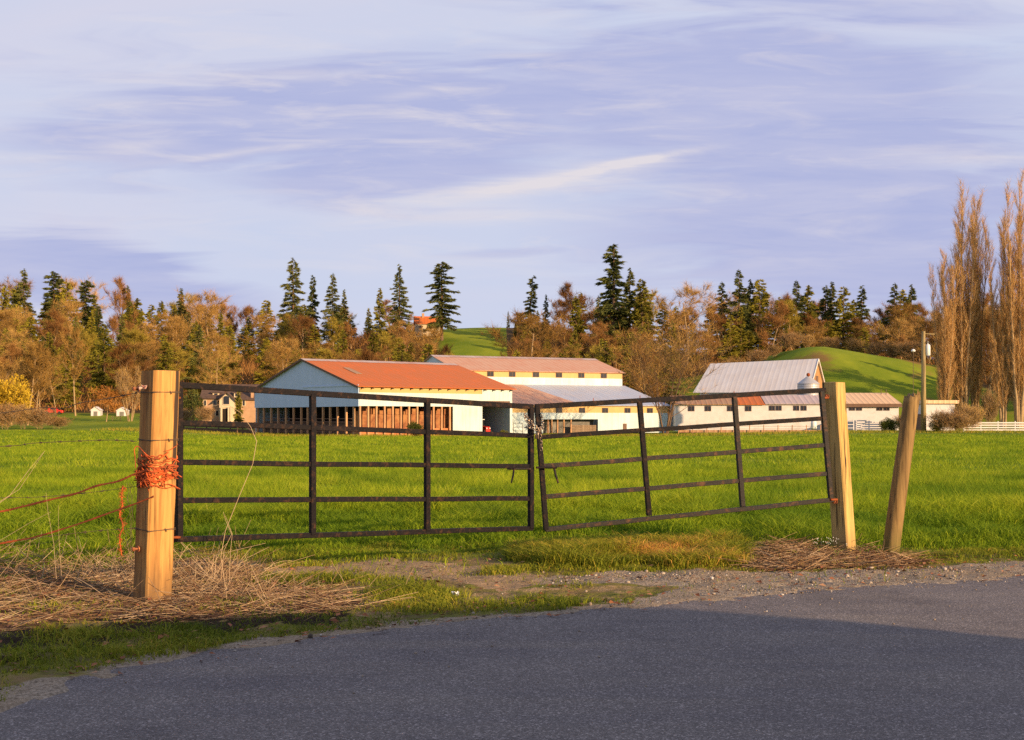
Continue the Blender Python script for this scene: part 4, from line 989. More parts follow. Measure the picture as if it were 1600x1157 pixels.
# low walls, hay seen between the front posts, dark interior
mb = MB(); mb.box(.3, x_p0-.05, .3, .55, 0, 1.15); mb.build('low_wall', M['curb'], barn)
mb = MB(); mb.box(.9, x_p1, 1.5, 2.6, 0, 3.2); rr = random.Random(2)
for k in range(18): a = .9+k*(x_p1-1.4)/18; mb.box(a, a+rr.uniform(.9, 1.15), 1.35+rr.uniform(0, .08), 2.5, 3.2, 3.6+rr.uniform(0, .9))
mb.build('hay_stack', M['hay'], barn)
mb = MB(); mb.box(.95, 1.1, 2.7, WA-1, 0, 2.2)
for k in range(5): mb.box(.6, .7, 3, WA-1, .5+k*.5, .62+k*.5)
mb.build('feed_rail', M['fascia'], barn)
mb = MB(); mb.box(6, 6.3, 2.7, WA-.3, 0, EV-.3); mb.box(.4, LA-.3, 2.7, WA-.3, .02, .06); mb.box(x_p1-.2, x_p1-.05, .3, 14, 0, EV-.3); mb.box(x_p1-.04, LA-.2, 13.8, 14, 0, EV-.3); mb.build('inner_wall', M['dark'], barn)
mb = MB(); mb.box(x_p1, LA-.5, -.055, .1, 4.95, 5.245); mb.build('door_lintel', M['fascia'], barn)
for k in range(6):
    for j, zz in enumerate((4.0, 2.4)):
        if j and k in (0, 1, 4, 5): continue
        if k == 3 and not j: continue
        mb = MB(); a = x_p1+.7+k*.82; mb.box(a, a+.2, 13.6, 13.78, zz, zz+.42); mb.build('vent_light', M['tank'], barn)
# small red tractor in the doorway
tx = x_p1+2.5; base = Matrix.Rotation(aA, 4, 'Z') @ Vector((tx, 3.2, 0))+Vector((ax0, ay0, az0+.07))
tr = thing('tractor', 'small red and white tractor parked in the dark barn doorway', 'tractor', tuple(base), aA)
mb = MB(); mb.hexa([(-.45, -1.5, .5), (.45, -1.5, .5), (.45, .4, .5), (-.45, .4, .5)], [(-.38, -1.4, 1.25), (.38, -1.4, 1.25), (.42, .4, 1.4), (-.42, .4, 1.4)]); mb.build('bonnet', M['red'], tr, bevel=.06)
mb = MB(); mb.box(-.6, .6, .42, 1.5, 1.0, 2.3); mb.build('cab', M['glass'], tr, bevel=.05)
mb = MB(); mb.box(-.7, .7, .35, 1.6, 2.31, 2.42); mb.build('cab_roof', M['tank'], tr, bevel=.03)
for sx in (-1, 1):
    mb = MB(); mb.tube([(sx*.62, 1.1, .75), (sx*1.0, 1.1, .75)], .75, 18); mb.build('rear_wheel', M['tyre'], tr)
    mb = MB(); mb.tube([(sx*.5, -1.1, .4), (sx*.75, -1.1, .4)], .4, 16); mb.build('front_wheel', M['tyre'], tr)
    mb = MB(); mb.box(sx*.3-.09, sx*.3+.09, -1.53, -1.46, .95, 1.1); mb.build('headlight', M['tank'], tr)

# --- B: long two-tier barn
bx0, by0, bz0 = -.3, 212.0, -1.05; aB = math.radians(25)
bb = thing('barn', 'long white two-tier barn with faded rust roofs and small windows under both eaves', 'barn', (bx0, by0, bz0), aB)
LB = 30.5; S = 16.0; sB = lambda u: front_s(u, bx0, by0, aB)
e1 = 3.8-bz0; e2 = 7.57-bz0; e3 = 10.1-bz0; r3 = 13.1-bz0
ux0, ux1 = LB-33.4, LB        # upper storey extent
def frame_win(parent, x, y, z0, z1, w_, d_=.06, mat=None, depth=.09):
    mb = MB(); mb.box(x-w_/2-.06, x+w_/2+.06, y-d_, y, z0-.06, z1+.06); f_ = mb.build('window', M['fascia'], parent)
    mb = MB(); mb.box(x-w_/2, x-.04, y-d_-.012, y-d_-.002, z0, z1); mb.box(x+.04, x+w_/2, y-d_-.012, y-d_-.002, z0, z1); mb.build('pane', mat or M['glass'], f_)
    return f_
op0, op1 = sB(848), sB(934)
mb = MB()
for (a, c, z0, z1) in ((0, op0, 0, 2.9), (op0+.001, op1-.001, 2.35, 2.9), (op1, LB, 0, 2.9)): mb.box(a, c, -.1, .1, z0, z1+.55)
mb.build('lower_wall', M['white_tin'], bb)
mb = MB(); mb.box(0, LB, -.08, .08, 3.451, e1-.15); mb.build('translucent_strip', M['fibreglass'], bb)
mb = MB(); mb.box(ux0, ux1, S-.1, S+.1, e2-.3, e3-1.25); mb.build('upper_wall', M['white_tin'], bb)
mb = MB(); mb.box(ux0, ux1, S-.08, S+.08, e3-1.249, e3-.2); mb.build('translucent_strip', M['fibreglass'], bb)
for u in (873, 909, 945, 980, 1015, 835): frame_win(bb, sB(u), -.09, 3.5, 4.25, 1.05)
o2 = (bx0-S*math.sin(aB), by0+S*math.cos(aB))
for u in (766, 800, 837, 873, 908, 943): frame_win(bb, front_s(u, o2[0], o2[1], aB), S-.09, e3-1.12, e3-.38, 1.15)
mb = MB(); mb.box(-.12, 0, .1, S, 0, e1-.2); mb.prism([(-.12, .1, e1-.2), (-.12, S, e1-.2), (-.12, S, e2-.2)], (.12, 0, 0)); mb.build('end_wall', M['white_tin'], bb)
mb = MB(); mb.box(LB, LB+.12, .1, S, 0, e1-.2); mb.prism([(LB, .1, e1-.2), (LB, S, e1-.2), (LB, S, e2-.2)], (.12, 0, 0))
mb.build('end_wall', M['white_tin'], bb); wq = 11.5
for x_ in (ux0, ux1):
    mb = MB(); mb.prism([(x_-.06, S+.11, 0), (x_-.06, S+2*wq, 0), (x_-.06, S+2*wq, e3-.1), (x_-.06, S+wq, r3-.1), (x_-.06, S+.11, e3-.1)], (.12, 0, 0)); mb.build('end_wall', M['white_tin'], bb)
mb = MB(); split0, split1 = sB(910), sB(910)-4.0
sl1 = (e2-e1)/S
slab(mb, [(-.3, -.5, e1-.5*sl1), (split0, -.5, e1-.5*sl1), (split1, S-.105, e2-.01), (-.3, S-.105, e2-.01)], .1); mb.build('lower_roof', M['faded_roof'], bb)
mb = MB(); slab(mb, [(split0+.01, -.5, e1-.5*sl1), (LB+.5, -.5, e1-.5*sl1), (LB+.5, S-.105, e2-.01), (split1+.01, S-.105, e2-.01)], .1); mb.build('lower_roof', M['galv_roof'], bb)
sl3 = (r3-e3)/wq; mb = MB()
slab(mb, [(ux0-.4, S-.5, e3-.5*sl3), (ux1+.5, S-.5, e3-.5*sl3), (ux1+.5, S+wq, r3), (ux0-.4, S+wq, r3)], .1)
slab(mb, [(ux0-.4, S+2*wq+.5, e3-.5*sl3), (ux1+.5, S+2*wq+.5, e3-.5*sl3), (ux1+.5, S+wq+.003, r3), (ux0-.4, S+wq+.003, r3)], .1)
ur = mb.build('upper_roof', M['faded_roof'], bb)
mb = MB(); mb.prism([(ux0-.45, S+wq-1.6, r3+.04-1.6*sl3), (ux0-.45, S+wq, r3+.05), (ux0-.45, S+wq+1.6, r3+.04-1.6*sl3), (ux0-.45, S+wq, r3)], (ux1-ux0+1, 0, 0)); mb.build('ridge_cap', M['cap'], ur)
mb = MB(); mb.box(op0, op1, 1.6, 1.8, 0, 2.9); mb.build('grey_curtain', M['grey_panel'], bb)
mb = MB(); mb.box(sB(893), op1, .3, .45, 0, 1.35); 
for k in range(3): mb.box(sB(893), op1, .24, .3, .25+k*.42, .42+k*.42)
mb.build('board_panel', M['grey_wood'], bb)
for u in (857, 863, 872, 882, 893): mb = MB(); a = sB(u); mb.box(a-.11, a+.11, .12, .34, 0, 2.35); mb.build('post', M['bay_post'], bb)
mb = MB(); mb.box(sB(973), sB(973)+.7, -.18, -.102, 0.3, 1.6); mb.build('wall_box', M['fascia'], bb)
# little metal gate frame beside the doorway
p0 = P(802, 676, 205); gf = thing('pen_gate', 'small grey tubular pen gate against the white barn wall', 'gate', (p0.x, p0.y, az0))
mb = MB()
for dx in (0, 1.5): mb.tube([(dx, 0, 0), (dx, 0, 1.9)], .05, 6)
for z_ in (1.85, 1.2, .6): mb.tube([(0, 0, z_), (1.5, 0, z_)], .04, 6)
mb.build('frame', M['wire'], gf)

# --- C: gambrel-like barn with silver roof
rr0 = Vector((59.4, 249.6)); dl = Vector((-19.1, 10.4)); LC = dl.length; dirc = dl.normalized()
aC = math.atan2(-dirc.y, -dirc.x)              # local x runs left to right
lr = rr0+dl; pv = Vector((math.sin(aC), -math.cos(aC)))   # towards the camera
HW = 6.2; o_ = lr+pv*HW; zc = -.7
bc = thing('barn', 'old barn with a big silver tin roof and a weathered board gable', 'barn', (o_.x, o_.y, zc), aC)
ec, rc = 6.84-zc, 13.1-zc
mb = MB(); sv = (rc-ec)/HW
slab(mb, [(-1.3, -.4, ec-.4*sv*.6), (LC+.4, -.4, ec-.4*sv), (LC+.4, HW, rc), (.0, HW, rc-.5)], .1)
slab(mb, [(-1.3, 2*HW+.4, ec-.4*sv*.6), (LC+.4, 2*HW+.4, ec-.4*sv), (LC+.4, HW+.003, rc), (.0, HW+.003, rc-.5)], .1)
mb.build('roof', M['silver_roof'], bc)
mb = MB(); mb.prism([(LC-.1, 0, 0), (LC-.1, 2*HW, 0), (LC-.1, 2*HW, ec), (LC-.1, HW, rc-.15), (LC-.1, 0, ec)], (.15, 0, 0)); mb.build('gable_wall', M['barn_board'], bc)
mb = MB(); mb.box(0, LC-.11, 0, .12, 0, ec-.2); mb.box(0, LC-.11, 2*HW-.12, 2*HW, 0, ec-.2); mb.prism([(0, .13, 0), (0, 2*HW-.13, 0), (0, 2*HW-.13, ec-.2), (0, HW, rc-.8), (0, .13, ec-.2)], (.12, 0, 0)); mb.build('side_wall', M['white_paint'], bc)
mb = MB(); mb.beam((LC+.42, -.42, ec-.2-.4*sv), (LC+.42, HW, rc-.1), .08, .35); mb.beam((LC+.42, 2*HW+.42, ec-.2-.4*sv), (LC+.42, HW+.01, rc-.1), .08, .35); mb.build('barge_board', M['white_paint'], bc)
mb = MB(); mb.box(LC+.055, LC+.12, HW-.8, HW+.8, ec+1.2, ec+2.9); mb.build('loft_door', M['fascia'], bc)

# --- D: long low white milking shed
dx0, dy0, dz0 = 28.2, 222.0, -.75
ds = thing('milking_shed', 'long low white shed with mixed brown, pink and tan roof sections', 'shed', (dx0, dy0, dz0), math.radians(-1.5)); aD = math.radians(-1.5)
sD = lambda u: front_s(u, dx0, dy0, aD)
h1 = 4.0-dz0; h2 = 5.5-dz0; L1 = sD(1303); L2 = sD(1404)
mb = MB(); mb.box(0, L1-.001, -.1, .1, 0, h1-.1); mb.box(0, .12, .11, 9.5, 0, h1-.12); mb.build('front_wall', M['white_paint'], ds)
mb = MB(); mb.box(L1, L2, -.1, .1, 0, h1-.38); mb.box(L2-.12, L2, .11, 9.3, 0, h1-.4); mb.box(0.12, L2-.13, 9.4, 9.5, 0, h1-.2); mb.build('annex_wall', M['white_paint'], ds)
for nm, a, c, mt, zz in (('roof_section', -.3, sD(1150), M['brown_roof'], 0), ('roof_section', sD(1150)+.01, sD(1195), M['rust_roof'], -.001), ('roof_section', sD(1195)+.01, L1+.2, M['pink_roof'], .08)):
    mb = MB(); slab(mb, [(a, -.6, h1-.1+zz), (c, -.6, h1-.1+zz), (c, 4.8, h2+zz), (a, 4.8, h2+zz)], .12); slab(mb, [(a, 10.1, h1-.1+zz), (c, 10.1, h1-.1+zz), (c, 4.803, h2+zz), (a, 4.803, h2+zz)], .12); mb.build(nm, mt, ds)
mb = MB(); a, c = L1+.21, L2+.4; slab(mb, [(a, -.5, h1+.0), (c, -.5, h1+.0), (c-.4, 7.0, h2+.5), (a, 7.0, h2+.5)], .12); slab(mb, [(a, 10.0, h1+.2), (c-.4, 10.0, h1+.2), (c-.4, 7.003, h2+.5), (a, 7.003, h2+.5)], .12); mb.build('roof_section', M['tan_roof'], ds)
mb = MB(); mb.box(L1+.22, L2+.45, -.62, -.52, h1-.62, h1-.02); mb.build('fascia_board', M['fascia'], ds)
for u in (1169, 1141, 1106, 1080): frame_win(ds, sD(u), -.11, h1-1.25, h1-.45, 1.0)
for u in (1206, 1216.5, 1244, 1255.5, 1331, 1342, 1374, 1385): frame_win(ds, sD(u), -.11, h1-1.15, h1-.4, .92)
mb = MB(); a = sD(1300); mb.box(a-.15, a+.15, -.3, -.11, 0, 2.6); mb.build('wall_pipe', M['fascia'], ds)
for k, u in enumerate((1391, 1399)):
    mb = MB(); a = sD(u); mb.tube([(a, 6, h2+.1), (a, 6, h2+1.1)], .07, 8); mb.build('roof_vent', M['wire'], ds)

# grain bin behind the shed
gb_ = P(1263, 655, 236.5); gbn = thing('grain_bin', 'round steel grain bin with a conical cap and an orange ball on top', 'grain bin', (gb_.x, gb_.y, dz0))
mb = MB(); H_ = 1.35+(655-600)/F*236.5-dz0; mb.lathe((0, 0, 0), [(2.0, 0), (2.0, H_)], 32); mb.build('bin_wall', M['bin_steel'], gbn, smooth=False)
mb = MB(); mb.lathe((0, 0, H_), [(2.08, 0), (1.5, .45), (.45, 1.25), (.4, 1.3)], 32); mb.build('cone_roof', M['bin_steel'], gbn)
mb = MB(); mb.lathe((0, 0, H_+1.3), [(.05, 0), (.28, .12), (.36, .36), (.28, .6), (.05, .72)], 16); mb.build('cap_ball', M['rust'], gbn, smooth=True)

# --- E: small pink-white shed at right
ex0, ey0, ez0 = 66.6, 206.0, -.75; aE = math.radians(4)
es = thing('small_shed', 'small flat-roofed whitewashed shed behind the brush pile', 'shed', (ex0, ey0, ez0), aE); sE = lambda u: front_s(u, ex0, ey0, aE)
LE = sE(1492)
mb = MB(); he = 1.35+(655-631)/F*206-ez0; mb.box(0, LE, 0, 5, 0, he); mb.build('walls', M['cream'] if 0 else M['white_paint'], es)
mb = MB(); mb.box(-.4, LE+.5, -.5, 5.4, he+.002, he+.55); mb.build('flat_roof', M['tan_roof'], es)
mb = MB(); a = sE(1477); mb.box(a-.55, a+.55, -.06, -.003, 1.1, 2.9); f_ = mb.build('window', M['fascia'], es); mb = MB(); mb.box(a-.45, a+.45, -.075, -.065, 1.2, 2.8); mb.build('pane', M['grey_panel'], f_)
mb = MB(); mb.box(-.15, -.003, .2, 4.5, 0, 2.9); mb.build('side_boards', M['red'] if 0 else M['fascia'], es)

# white upright tank by the shed wall
p0 = P(1271.5, 674, 202); tk = thing('tank', 'small white upright gas tank standing before the long shed', 'tank', (p0.x, p0.y, -.62))
mb = MB(); mb.lathe((0, 0, .3), [(.1, 0), (.42, .1), (.46, .35), (.46, 1.0), (.40, 1.3), (.12, 1.42)], 20); mb.build('shell', M['tank'], tk, smooth=True)
mb = MB(); mb.tube([(0, 0, 1.7), (0, 0, 1.95)], .09, 8); mb.build('valve', M['rust'], tk)
mb = MB(); [mb.box(x_-.05, x_+.05, -.05, .05, 0, .45) for x_ in (-.25, .25)]; mb.build('feet', M['fascia'], tk)

# fences
def rail_fence(label, u0, u1, v0, v1, d, rails, mat, post_every, base=None, group=None, th_=.05, rh=.16):
    a = P(u0, v1, d); b_ = P(u1, v1, d); z0 = a.z if base is None else base
    th = thing('board_fence', label, 'fence', (a.x, a.y, z0), 0, group)
    H_ = (v1-v0)/F*d; L = b_.x-a.x; n_ = max(2, int(round(L/post_every))+1)
    for k in range(rails):
        z_ = H_*(k+.75)/rails-.1; mb = MB(); mb.box(0, L, -.05, 0, z_-rh/2, z_+rh/2); mb.build('rail', mat, th)
    for k in range(n_):
        x_ = L*k/(n_-1); mb = MB(); mb.box(x_-.07, x_+.07, .003, .12, -.3, H_+.05); mb.build('post', mat, th)
    return th
rail_fence('low white board fence with three rails before the white shed', 1338, 1378, 658, 672, 198, 4, M['white_fence'], 2.0, rh=.2)
rail_fence('white board fence running out of the picture at far right', 1506, 1640, 659, 674, 196, 4, M['white_fence'], 2.4, rh=.2)
rail_fence('short white gate panel at the corner of the shed yard', 1322, 1334, 656, 672, 198, 3, M['white_fence'], 1.2, rh=.1)
f0 = P(1060, 675, 196); f1 = P(1282, 675, 196)
wf = thing('wire_fence', 'low rusty paddock fence of slim posts below the long white shed', 'fence', (f0.x, f0.y, -.72))
mb = MB(); mb.box(0, f1.x-f0.x, .35, .42, 0, .38); mb.build('red_board', M['brown_roof'], wf)
for z_ in (.55, .95): mb = MB(); mb.tube([(0, 0, z_), (f1.x-f0.x, 0, z_)], .02, 5); mb.build('wire', M['wire'], wf)
for k in range(11): mb = MB(); x_ = k*(f1.x-f0.x)/10; mb.tube([(x_, 0, -.2), (x_+.03, 0, 1.15)], .07, 6); mb.build('post', M['bay_post'], wf)

# utility pole with transformer
p0 = P(1443, 674, 192); up_ = thing('utility_pole', 'slim wooden utility pole carrying a white transformer can', 'utility pole', (p0.x, p0.y, -.6))
Hp = 1.35+(655-518)/F*192+.6
mb = MB(); mb.tube([(0, 0, -.3), (0, 0, Hp*.5), (0, 0, Hp)], [.42, .34, .27], 12); mb.build('pole', M['pole'], up_, smooth=True)
zt = 1.35+(655-556)/F*192+.6
mb = MB(); mb.lathe((.62, -.1, zt), [(.3, 0), (.36, .05), (.36, 1.5), (.3, 1.6), (.12, 1.75)], 16); mb.build('transformer', M['tank'], up_, smooth=True)
mb = MB(); mb.tube([(.62, -.1, zt+1.7), (.6, -.1, zt+2.2)], .09, 8); mb.build('insulator', M['tank'], up_)
mb = MB(); mb.beam((0, -.2, Hp-.35), (1.6, -.2, Hp-.45), .1, .12); mb.build('crossarm', M['pole'], up_)
mb = MB(); mb.tube([(.1, -.3, Hp-1.8), (.6, -.3, Hp-1.5), (1.1, -.3, Hp-2.0), (.8, -.3, Hp-2.4), (.4, -.3, Hp-2.2)], .06, 6); mb.build('cutout', M['wire'], up_)
p1 = P(1427, 549, 250); yl = thing('yard_light', 'small white lamp on a thin mast before the green knoll', 'lamp', (p1.x, p1.y, tz(p1.x, p1.y)))
hl = p1.z-tz(p1.x, p1.y); mb = MB(); mb.tube([(0, 0, -.2), (0, 0, hl)], .05, 8); mb.build('mast', M['wire'], yl)
mb = MB(); mb.lathe((0, 0, hl-.2), [(.1, 0), (.42, .15), (.42, .35), (.15, .6)], 12); mb.build('lamp_head', M['tank'], yl)

# --- F: gabled house at left
hx, hy = (316-800)/F*236, 236.0; hz = tz(hx+4, hy)-.1
hs = thing('house', 'tan gabled house with dark roofs and a cream arched porch bay', 'house', (hx, hy, hz), math.radians(6))
hu = lambda u: (u-316)/F*236
hv = lambda v: 1.35+(655-v)/F*236-hz
def wing(x0, x1, y0, y1, ze, zr, wm, gable='x'):
    mb = MB(); mb.box(x0, x1, y0, y1, 0, ze); 
    if gable == 'x':
        for a in (x0, x1-.1): mb.prism([(a, y0, ze+.001), (a, y1, ze+.001), (a, (y0+y1)/2, zr)], (.1, 0, 0))
    else:
        for a in (y0, y1-.1): mb.prism([(x0, a, ze+.001), (x1, a, ze+.001), ((x0+x1)/2, a, zr)], (0, .1, 0))
    mb.build('wall', wm, hs); mb = MB(); o = .45
    if gable == 'x':
        s_ = (zr-ze)/((y1-y0)/2); ym = (y0+y1)/2
        slab(mb, [(x0-o, y0-o, ze-o*s_+.12), (x1+o, y0-o, ze-o*s_+.12), (x1+o, ym, zr+.12), (x0-o, ym, zr+.12)]); slab(mb, [(x0-o, y1+o, ze-o*s_+.12), (x1+o, y1+o, ze-o*s_+.12), (x1+o, ym+.003, zr+.12), (x0-o, ym+.003, zr+.12)])
    else:
        s_ = (zr-ze)/((x1-x0)/2); xm = (x0+x1)/2
        slab(mb, [(x0-o, y0-o, ze-o*s_+.12), (x0-o, y1+o, ze-o*s_+.12), (xm, y1+o, zr+.12), (xm, y0-o, zr+.12)]); slab(mb, [(x1+o, y0-o, ze-o*s_+.12), (x1+o, y1+o, ze-o*s_+.12), (xm+.003, y1+o, zr+.12), (xm+.003, y0-o, zr+.12)])
    return mb.build('roof', M['dark_roof'], hs)
wing(hu(316), hu(344), 0, 7, hv(622), hv(607), M['tan_wall'])
wing(hu(326), hu(398), 3, 11, hv(618), hv(600), M['tan_wall'])
wing(hu(344), hu(367), -1.6, 5, hv(625), hv(614), M['cream'], 'y')
wing(hu(376), hu(400), -.6, 6, hv(624), hv(611), M['tan_wall'])
for (a, c) in ((331, 341), (364, 373)):
    mb = MB(); mb.box(hu(a), hu(c), .9, 3.2, hv(621), hv(613.5)); d_ = mb.build('dormer', M['cream'], hs)
    mb = MB(); slab(mb, [(hu(a)-.3, .6, hv(613)), (hu(c)+.3, .6, hv(613)), (hu(c)+.3, 3.4, hv(611)), (hu(a)-.3, 3.4, hv(611))]); mb.build('dormer_roof', M['dark_roof'], d_)
    mb = MB(); mb.box((hu(a)+hu(c))/2-.3, (hu(a)+hu(c))/2+.3, .86, .895, hv(619.5), hv(615)); mb.build('pane', M['glass'], d_)
mb = MB(); mb.box(hu(391), hu(395), -.3, .7, hv(625), hv(608)); mb.build('chimney', M['tan_wall'], hs)
def hwin(a, c, v1, v0, y=-.05, arch=False):
    mb = MB(); mb.box(hu(a)-.12, hu(c)+.12, y-.05, y, hv(v1)-.12, hv(v0)+.12)
    f_ = mb.build('window', M['cream'], hs); mb = MB()
    if arch:
        n_ = 10; cx_ = (hu(a)+hu(c))/2; r_ = (hu(c)-hu(a))/2; base_ = hv(v0)-.2
        poly = [(hu(a), y-.075, hv(v1)), (hu(c), y-.075, hv(v1))]+[(cx_+r_*math.cos(math.pi*k/n_), y-.075, base_+r_*.55*math.sin(math.pi*k/n_)) for k in range(n_+1)]
        mb.prism(poly, (0, .02, 0))
    else: mb.box(hu(a), hu(c), y-.075, y-.052, hv(v1), hv(v0))
    mb.build('pane', M['glass'], f_)
hwin(350, 359, 632, 620, -1.65, True); hwin(319, 322, 634, 626); hwin(333, 337, 634, 626); hwin(379, 382, 634, 626, -.65); hwin(322, 325, 650, 643); hwin(337, 341, 650, 642)
mb = MB(); mb.box(hu(347), hu(365), -1.72, -1.61, hv(636.5), hv(635)); mb.build('porch_band', M['cream'], hs)
mb = MB(); mb.box(hu(349), hu(357), -1.66, -1.605, 0, hv(639)); mb.build('doorway', M['dark'], hs)
for u in (347.5, 358.5, 362): mb = MB(); mb.box(hu(u)-.15, hu(u)+.15, -2.1, -1.8, 0, hv(637)); mb.build('porch_post', M['cream'], hs)
mb = MB(); mb.box(hu(398), hu(401), -.7, -.605, hv(636), hv(624)); mb.build('corner_trim', M['cream'], hs)

# pair of small white buildings and a red car at far left
for (u0, u1, v0, v1, lab, cat) in ((142, 156, 636, 650, 'little white shed left of the rust-coloured small tree', 'shed'), (182, 198, 637, 651, 'little white shed right of the rust-coloured small tree', 'shed')):
    a = P(u0, v1, 262); c = P(u1, v1, 262); z_ = tz(a.x, a.y); th = thing('garden_shed', lab, cat, (a.x, a.y, z_), .15, 'small white sheds at left')
    W_ = c.x-a.x; H_ = 1.35+(655-v0)/F*262-z_
    mb = MB(); mb.box(0, W_, 0, 3, 0, H_*.65); mb.prism([(0, 0, H_*.65), (W_, 0, H_*.65), (W_/2, 0, H_)], (0, 3, 0)); mb.build('wall', M['white_paint'], th)
    mb = MB(); slab(mb, [(-.15, -.2, H_*.63), (-.15, 3.2, H_*.63), (W_/2, 3.2, H_+.08), (W_/2, -.2, H_+.08)], .08); slab(mb, [(W_+.15, -.2, H_*.63), (W_+.15, 3.2, H_*.63), (W_/2+.003, 3.2, H_+.08), (W_/2+.003, -.2, H_+.08)], .08); mb.build('roof', M['white_fence'], th)
    mb = MB(); mb.box(W_*.3, W_*.7, -.05, -.002, 0, H_*.5); mb.build('door', M['grey_panel'], th)
a = P(84, 647, 268); z_ = tz(a.x, a.y)
rc_ = thing('parked_car', 'tiny red car parked under the trees at far left', 'car', (a.x, a.y, z_), .2)
mb = MB(); mb.hexa([(-1.9, -.8, .3), (1.9, -.8, .3), (1.9, .8, .3), (-1.9, .8, .3)], [(-1.85, -.75, .85), (1.85, -.75, .85), (1.85, .75, .85), (-1.85, .75, .85)]); mb.build('body', M['red'], rc_, bevel=.08)
mb = MB(); mb.hexa([(-1.2, -.7, .86), (1.0, -.7, .86), (1.0, .7, .86), (-1.2, .7, .86)], [(-.8, -.6, 1.4), (.5, -.6, 1.4), (.5, .6, 1.4), (-.8, .6, 1.4)]); mb.build('cabin', M['red'], rc_, bevel=.05)
mb = MB(); mb.box(-.7, .4, -.68, -.655, .95, 1.3); mb.build('window', M['glass'], rc_)
for sx in (-1.2, 1.2):
    for sy in (-.82, .62): mb = MB(); mb.tube([(sx, sy, .32), (sx, sy+.2, .32)], .32, 14); mb.build('wheel', M['tyre'], rc_)
a = P(182, 657, 236); pt_ = thing('picnic_table', 'grey wooden picnic table on the lawn before the white sheds', 'table', (a.x, a.y, tz(a.x, a.y)), .3)
mb = MB(); mb.box(-.95, .95, -.4, .4, .7, .77); mb.build('table_top', M['grey_wood'], pt_)
for sy in (-.75, .75): mb = MB(); mb.box(-.95, .95, sy-.14, sy+.14, .42, .47); mb.build('seat', M['grey_wood'], pt_)
for sx in (-.7, .7): mb = MB(); mb.beam((sx, -.7, 0), (sx, -.15, .7), .08, .1); mb.beam((sx, .7, 0), (sx, .15, .7), .08, .1); mb.beam((sx, -.75, .38), (sx, .75, .38), .06, .08); mb.build('leg', M['grey_wood'], pt_)
# dark log rails at the field edge
a = P(287, 676, 196); c = P(398, 679, 186)
lf = thing('log_fence', 'dark weathered board fence with a leaning rail in front of the gabled house', 'fence', (a.x, a.y, tz(a.x, a.y)-.05))
dv = Vector((c.x-a.x, c.y-a.y, 0)); zq = tz(a.x, a.y)
M['old_board'] = wood('blackened_boards', (.06, .035, .03), (.10, .065, .055), 0, 3)
for z_, h_ in ((.35, .55), (1.0, .5), (1.55, .25)): mb = MB(); mb.beam((0, 0, z_), (dv.x, dv.y, z_-.3), .08, h_); mb.build('board', M['old_board'], lf)
for k in range(7): mb = MB(); p = dv*(k/6); mb.beam((p.x, p.y+.12, -.5), (p.x, p.y+.12, 1.75-.3*k/6), .16, .16); mb.build('post', M['old_board'], lf)
mb = MB(); p = dv*.77; mb.beam((p.x, p.y-.25, -.6), (p.x+.05, p.y-.25, 1.0), .12, .12); mb.build('pale_stake', M['bay_post'], lf)
mb = MB(); mb.beam((dv.x*.75, dv.y*.75-.4, 1.5), (dv.x*1.02, dv.y*1.02-.4, -.1), .12, .2); mb.build('leaning_rail', M['grey_wood'], lf)

# --- G: farmhouse with red roof up on the hill
ox_, oy_ = (650-800)/F*436, 436.0; oz = 1.35+(655-515)/F*436
oz = min(oz, tz(ox_+4, oy_)+1.5)
fh = thing('farmhouse', 'small cream house with an orange-red roof high on the hill between trees', 'house', (ox_, oy_, oz), math.radians(8))
W_ = 9.0; mb = MB(); mb.box(0, W_, 0, 6, -4, 3.0)
for a in (0, W_-.1): mb.prism([(a, 0, 3.001), (a, 6, 3.001), (a, 3, 5.4)], (.1, 0, 0))
mb.build('wall', M['cream'], fh)
mb = MB(); slab(mb, [(-.5, -.5, 2.75), (W_+.5, -.5, 2.75), (W_+.5, 3, 5.6), (-.5, 3, 5.6)], .15); slab(mb, [(-.5, 6.5, 2.75), (W_+.5, 6.5, 2.75), (W_+.5, 3.003, 5.6), (-.5, 3.003, 5.6)], .15); rf = mb.build('roof', M['rust_roof'], fh)
mb = MB(); mb.box(2.2, 3.0, 2.4, 3.2, 5, 6.6); mb.build('chimney', M['tan_wall'], rf)
for x_ in (1.5, 4.2, 6.8): mb = MB(); mb.box(x_-.5, x_+.5, -.06, -.003, 1.0, 2.3); mb.build('window', M['glass'], fh)

# --- unseen shed-shaped blocker, added behind the camera to shade the road
tanE = math.tan(SUN_EL); ah = Vector((math.sin(SUN_PHI), -math.cos(SUN_PHI))); pp = Vector((math.cos(SUN_PHI), math.sin(SUN_PHI)))
bnd = [G(u, v) for u, v in ((-700, 1010), (0, 985), (330, 962), (560, 955), (800, 948), (1030, 950), (1330, 972), (1600, 994), (1900, 1030))]
D0 = 14.0; apk = Vector(G(1000, 949)).dot(ah); a0_ = apk+D0
pts = [(Vector(g_).dot(pp), (a0_-Vector(g_).dot(ah))*tanE) for g_ in bnd]  # blocker's top follows the wanted shade edge, traced back towards the sun
pts.sort()
pts = [(pts[0][0]-9, pts[0][1])]+pts
sb = thing('shade_blocker', 'unseen grey board blocker added behind the viewer to cast the shade on the road', 'shed', (ah.x*a0_, ah.y*a0_, 0))
sbl = lambda p, z, back=0: (pp.x*p+ah.x*back, pp.y*p+ah.y*back, z)
mb = MB()
for (p0_, z0_), (p1_, z1_) in zip(pts[:-1], pts[1:]):
    if p1_-p0_ < .02: continue
    mb.hexa([sbl(p0_, -.2), sbl(p1_, -.2), sbl(p1_, -.2, 6), sbl(p0_, -.2, 6)], [sbl(p0_, z0_-.1), sbl(p1_, z1_-.1), sbl(p1_, z1_-.1, 6), sbl(p0_, z0_-.1, 6)])
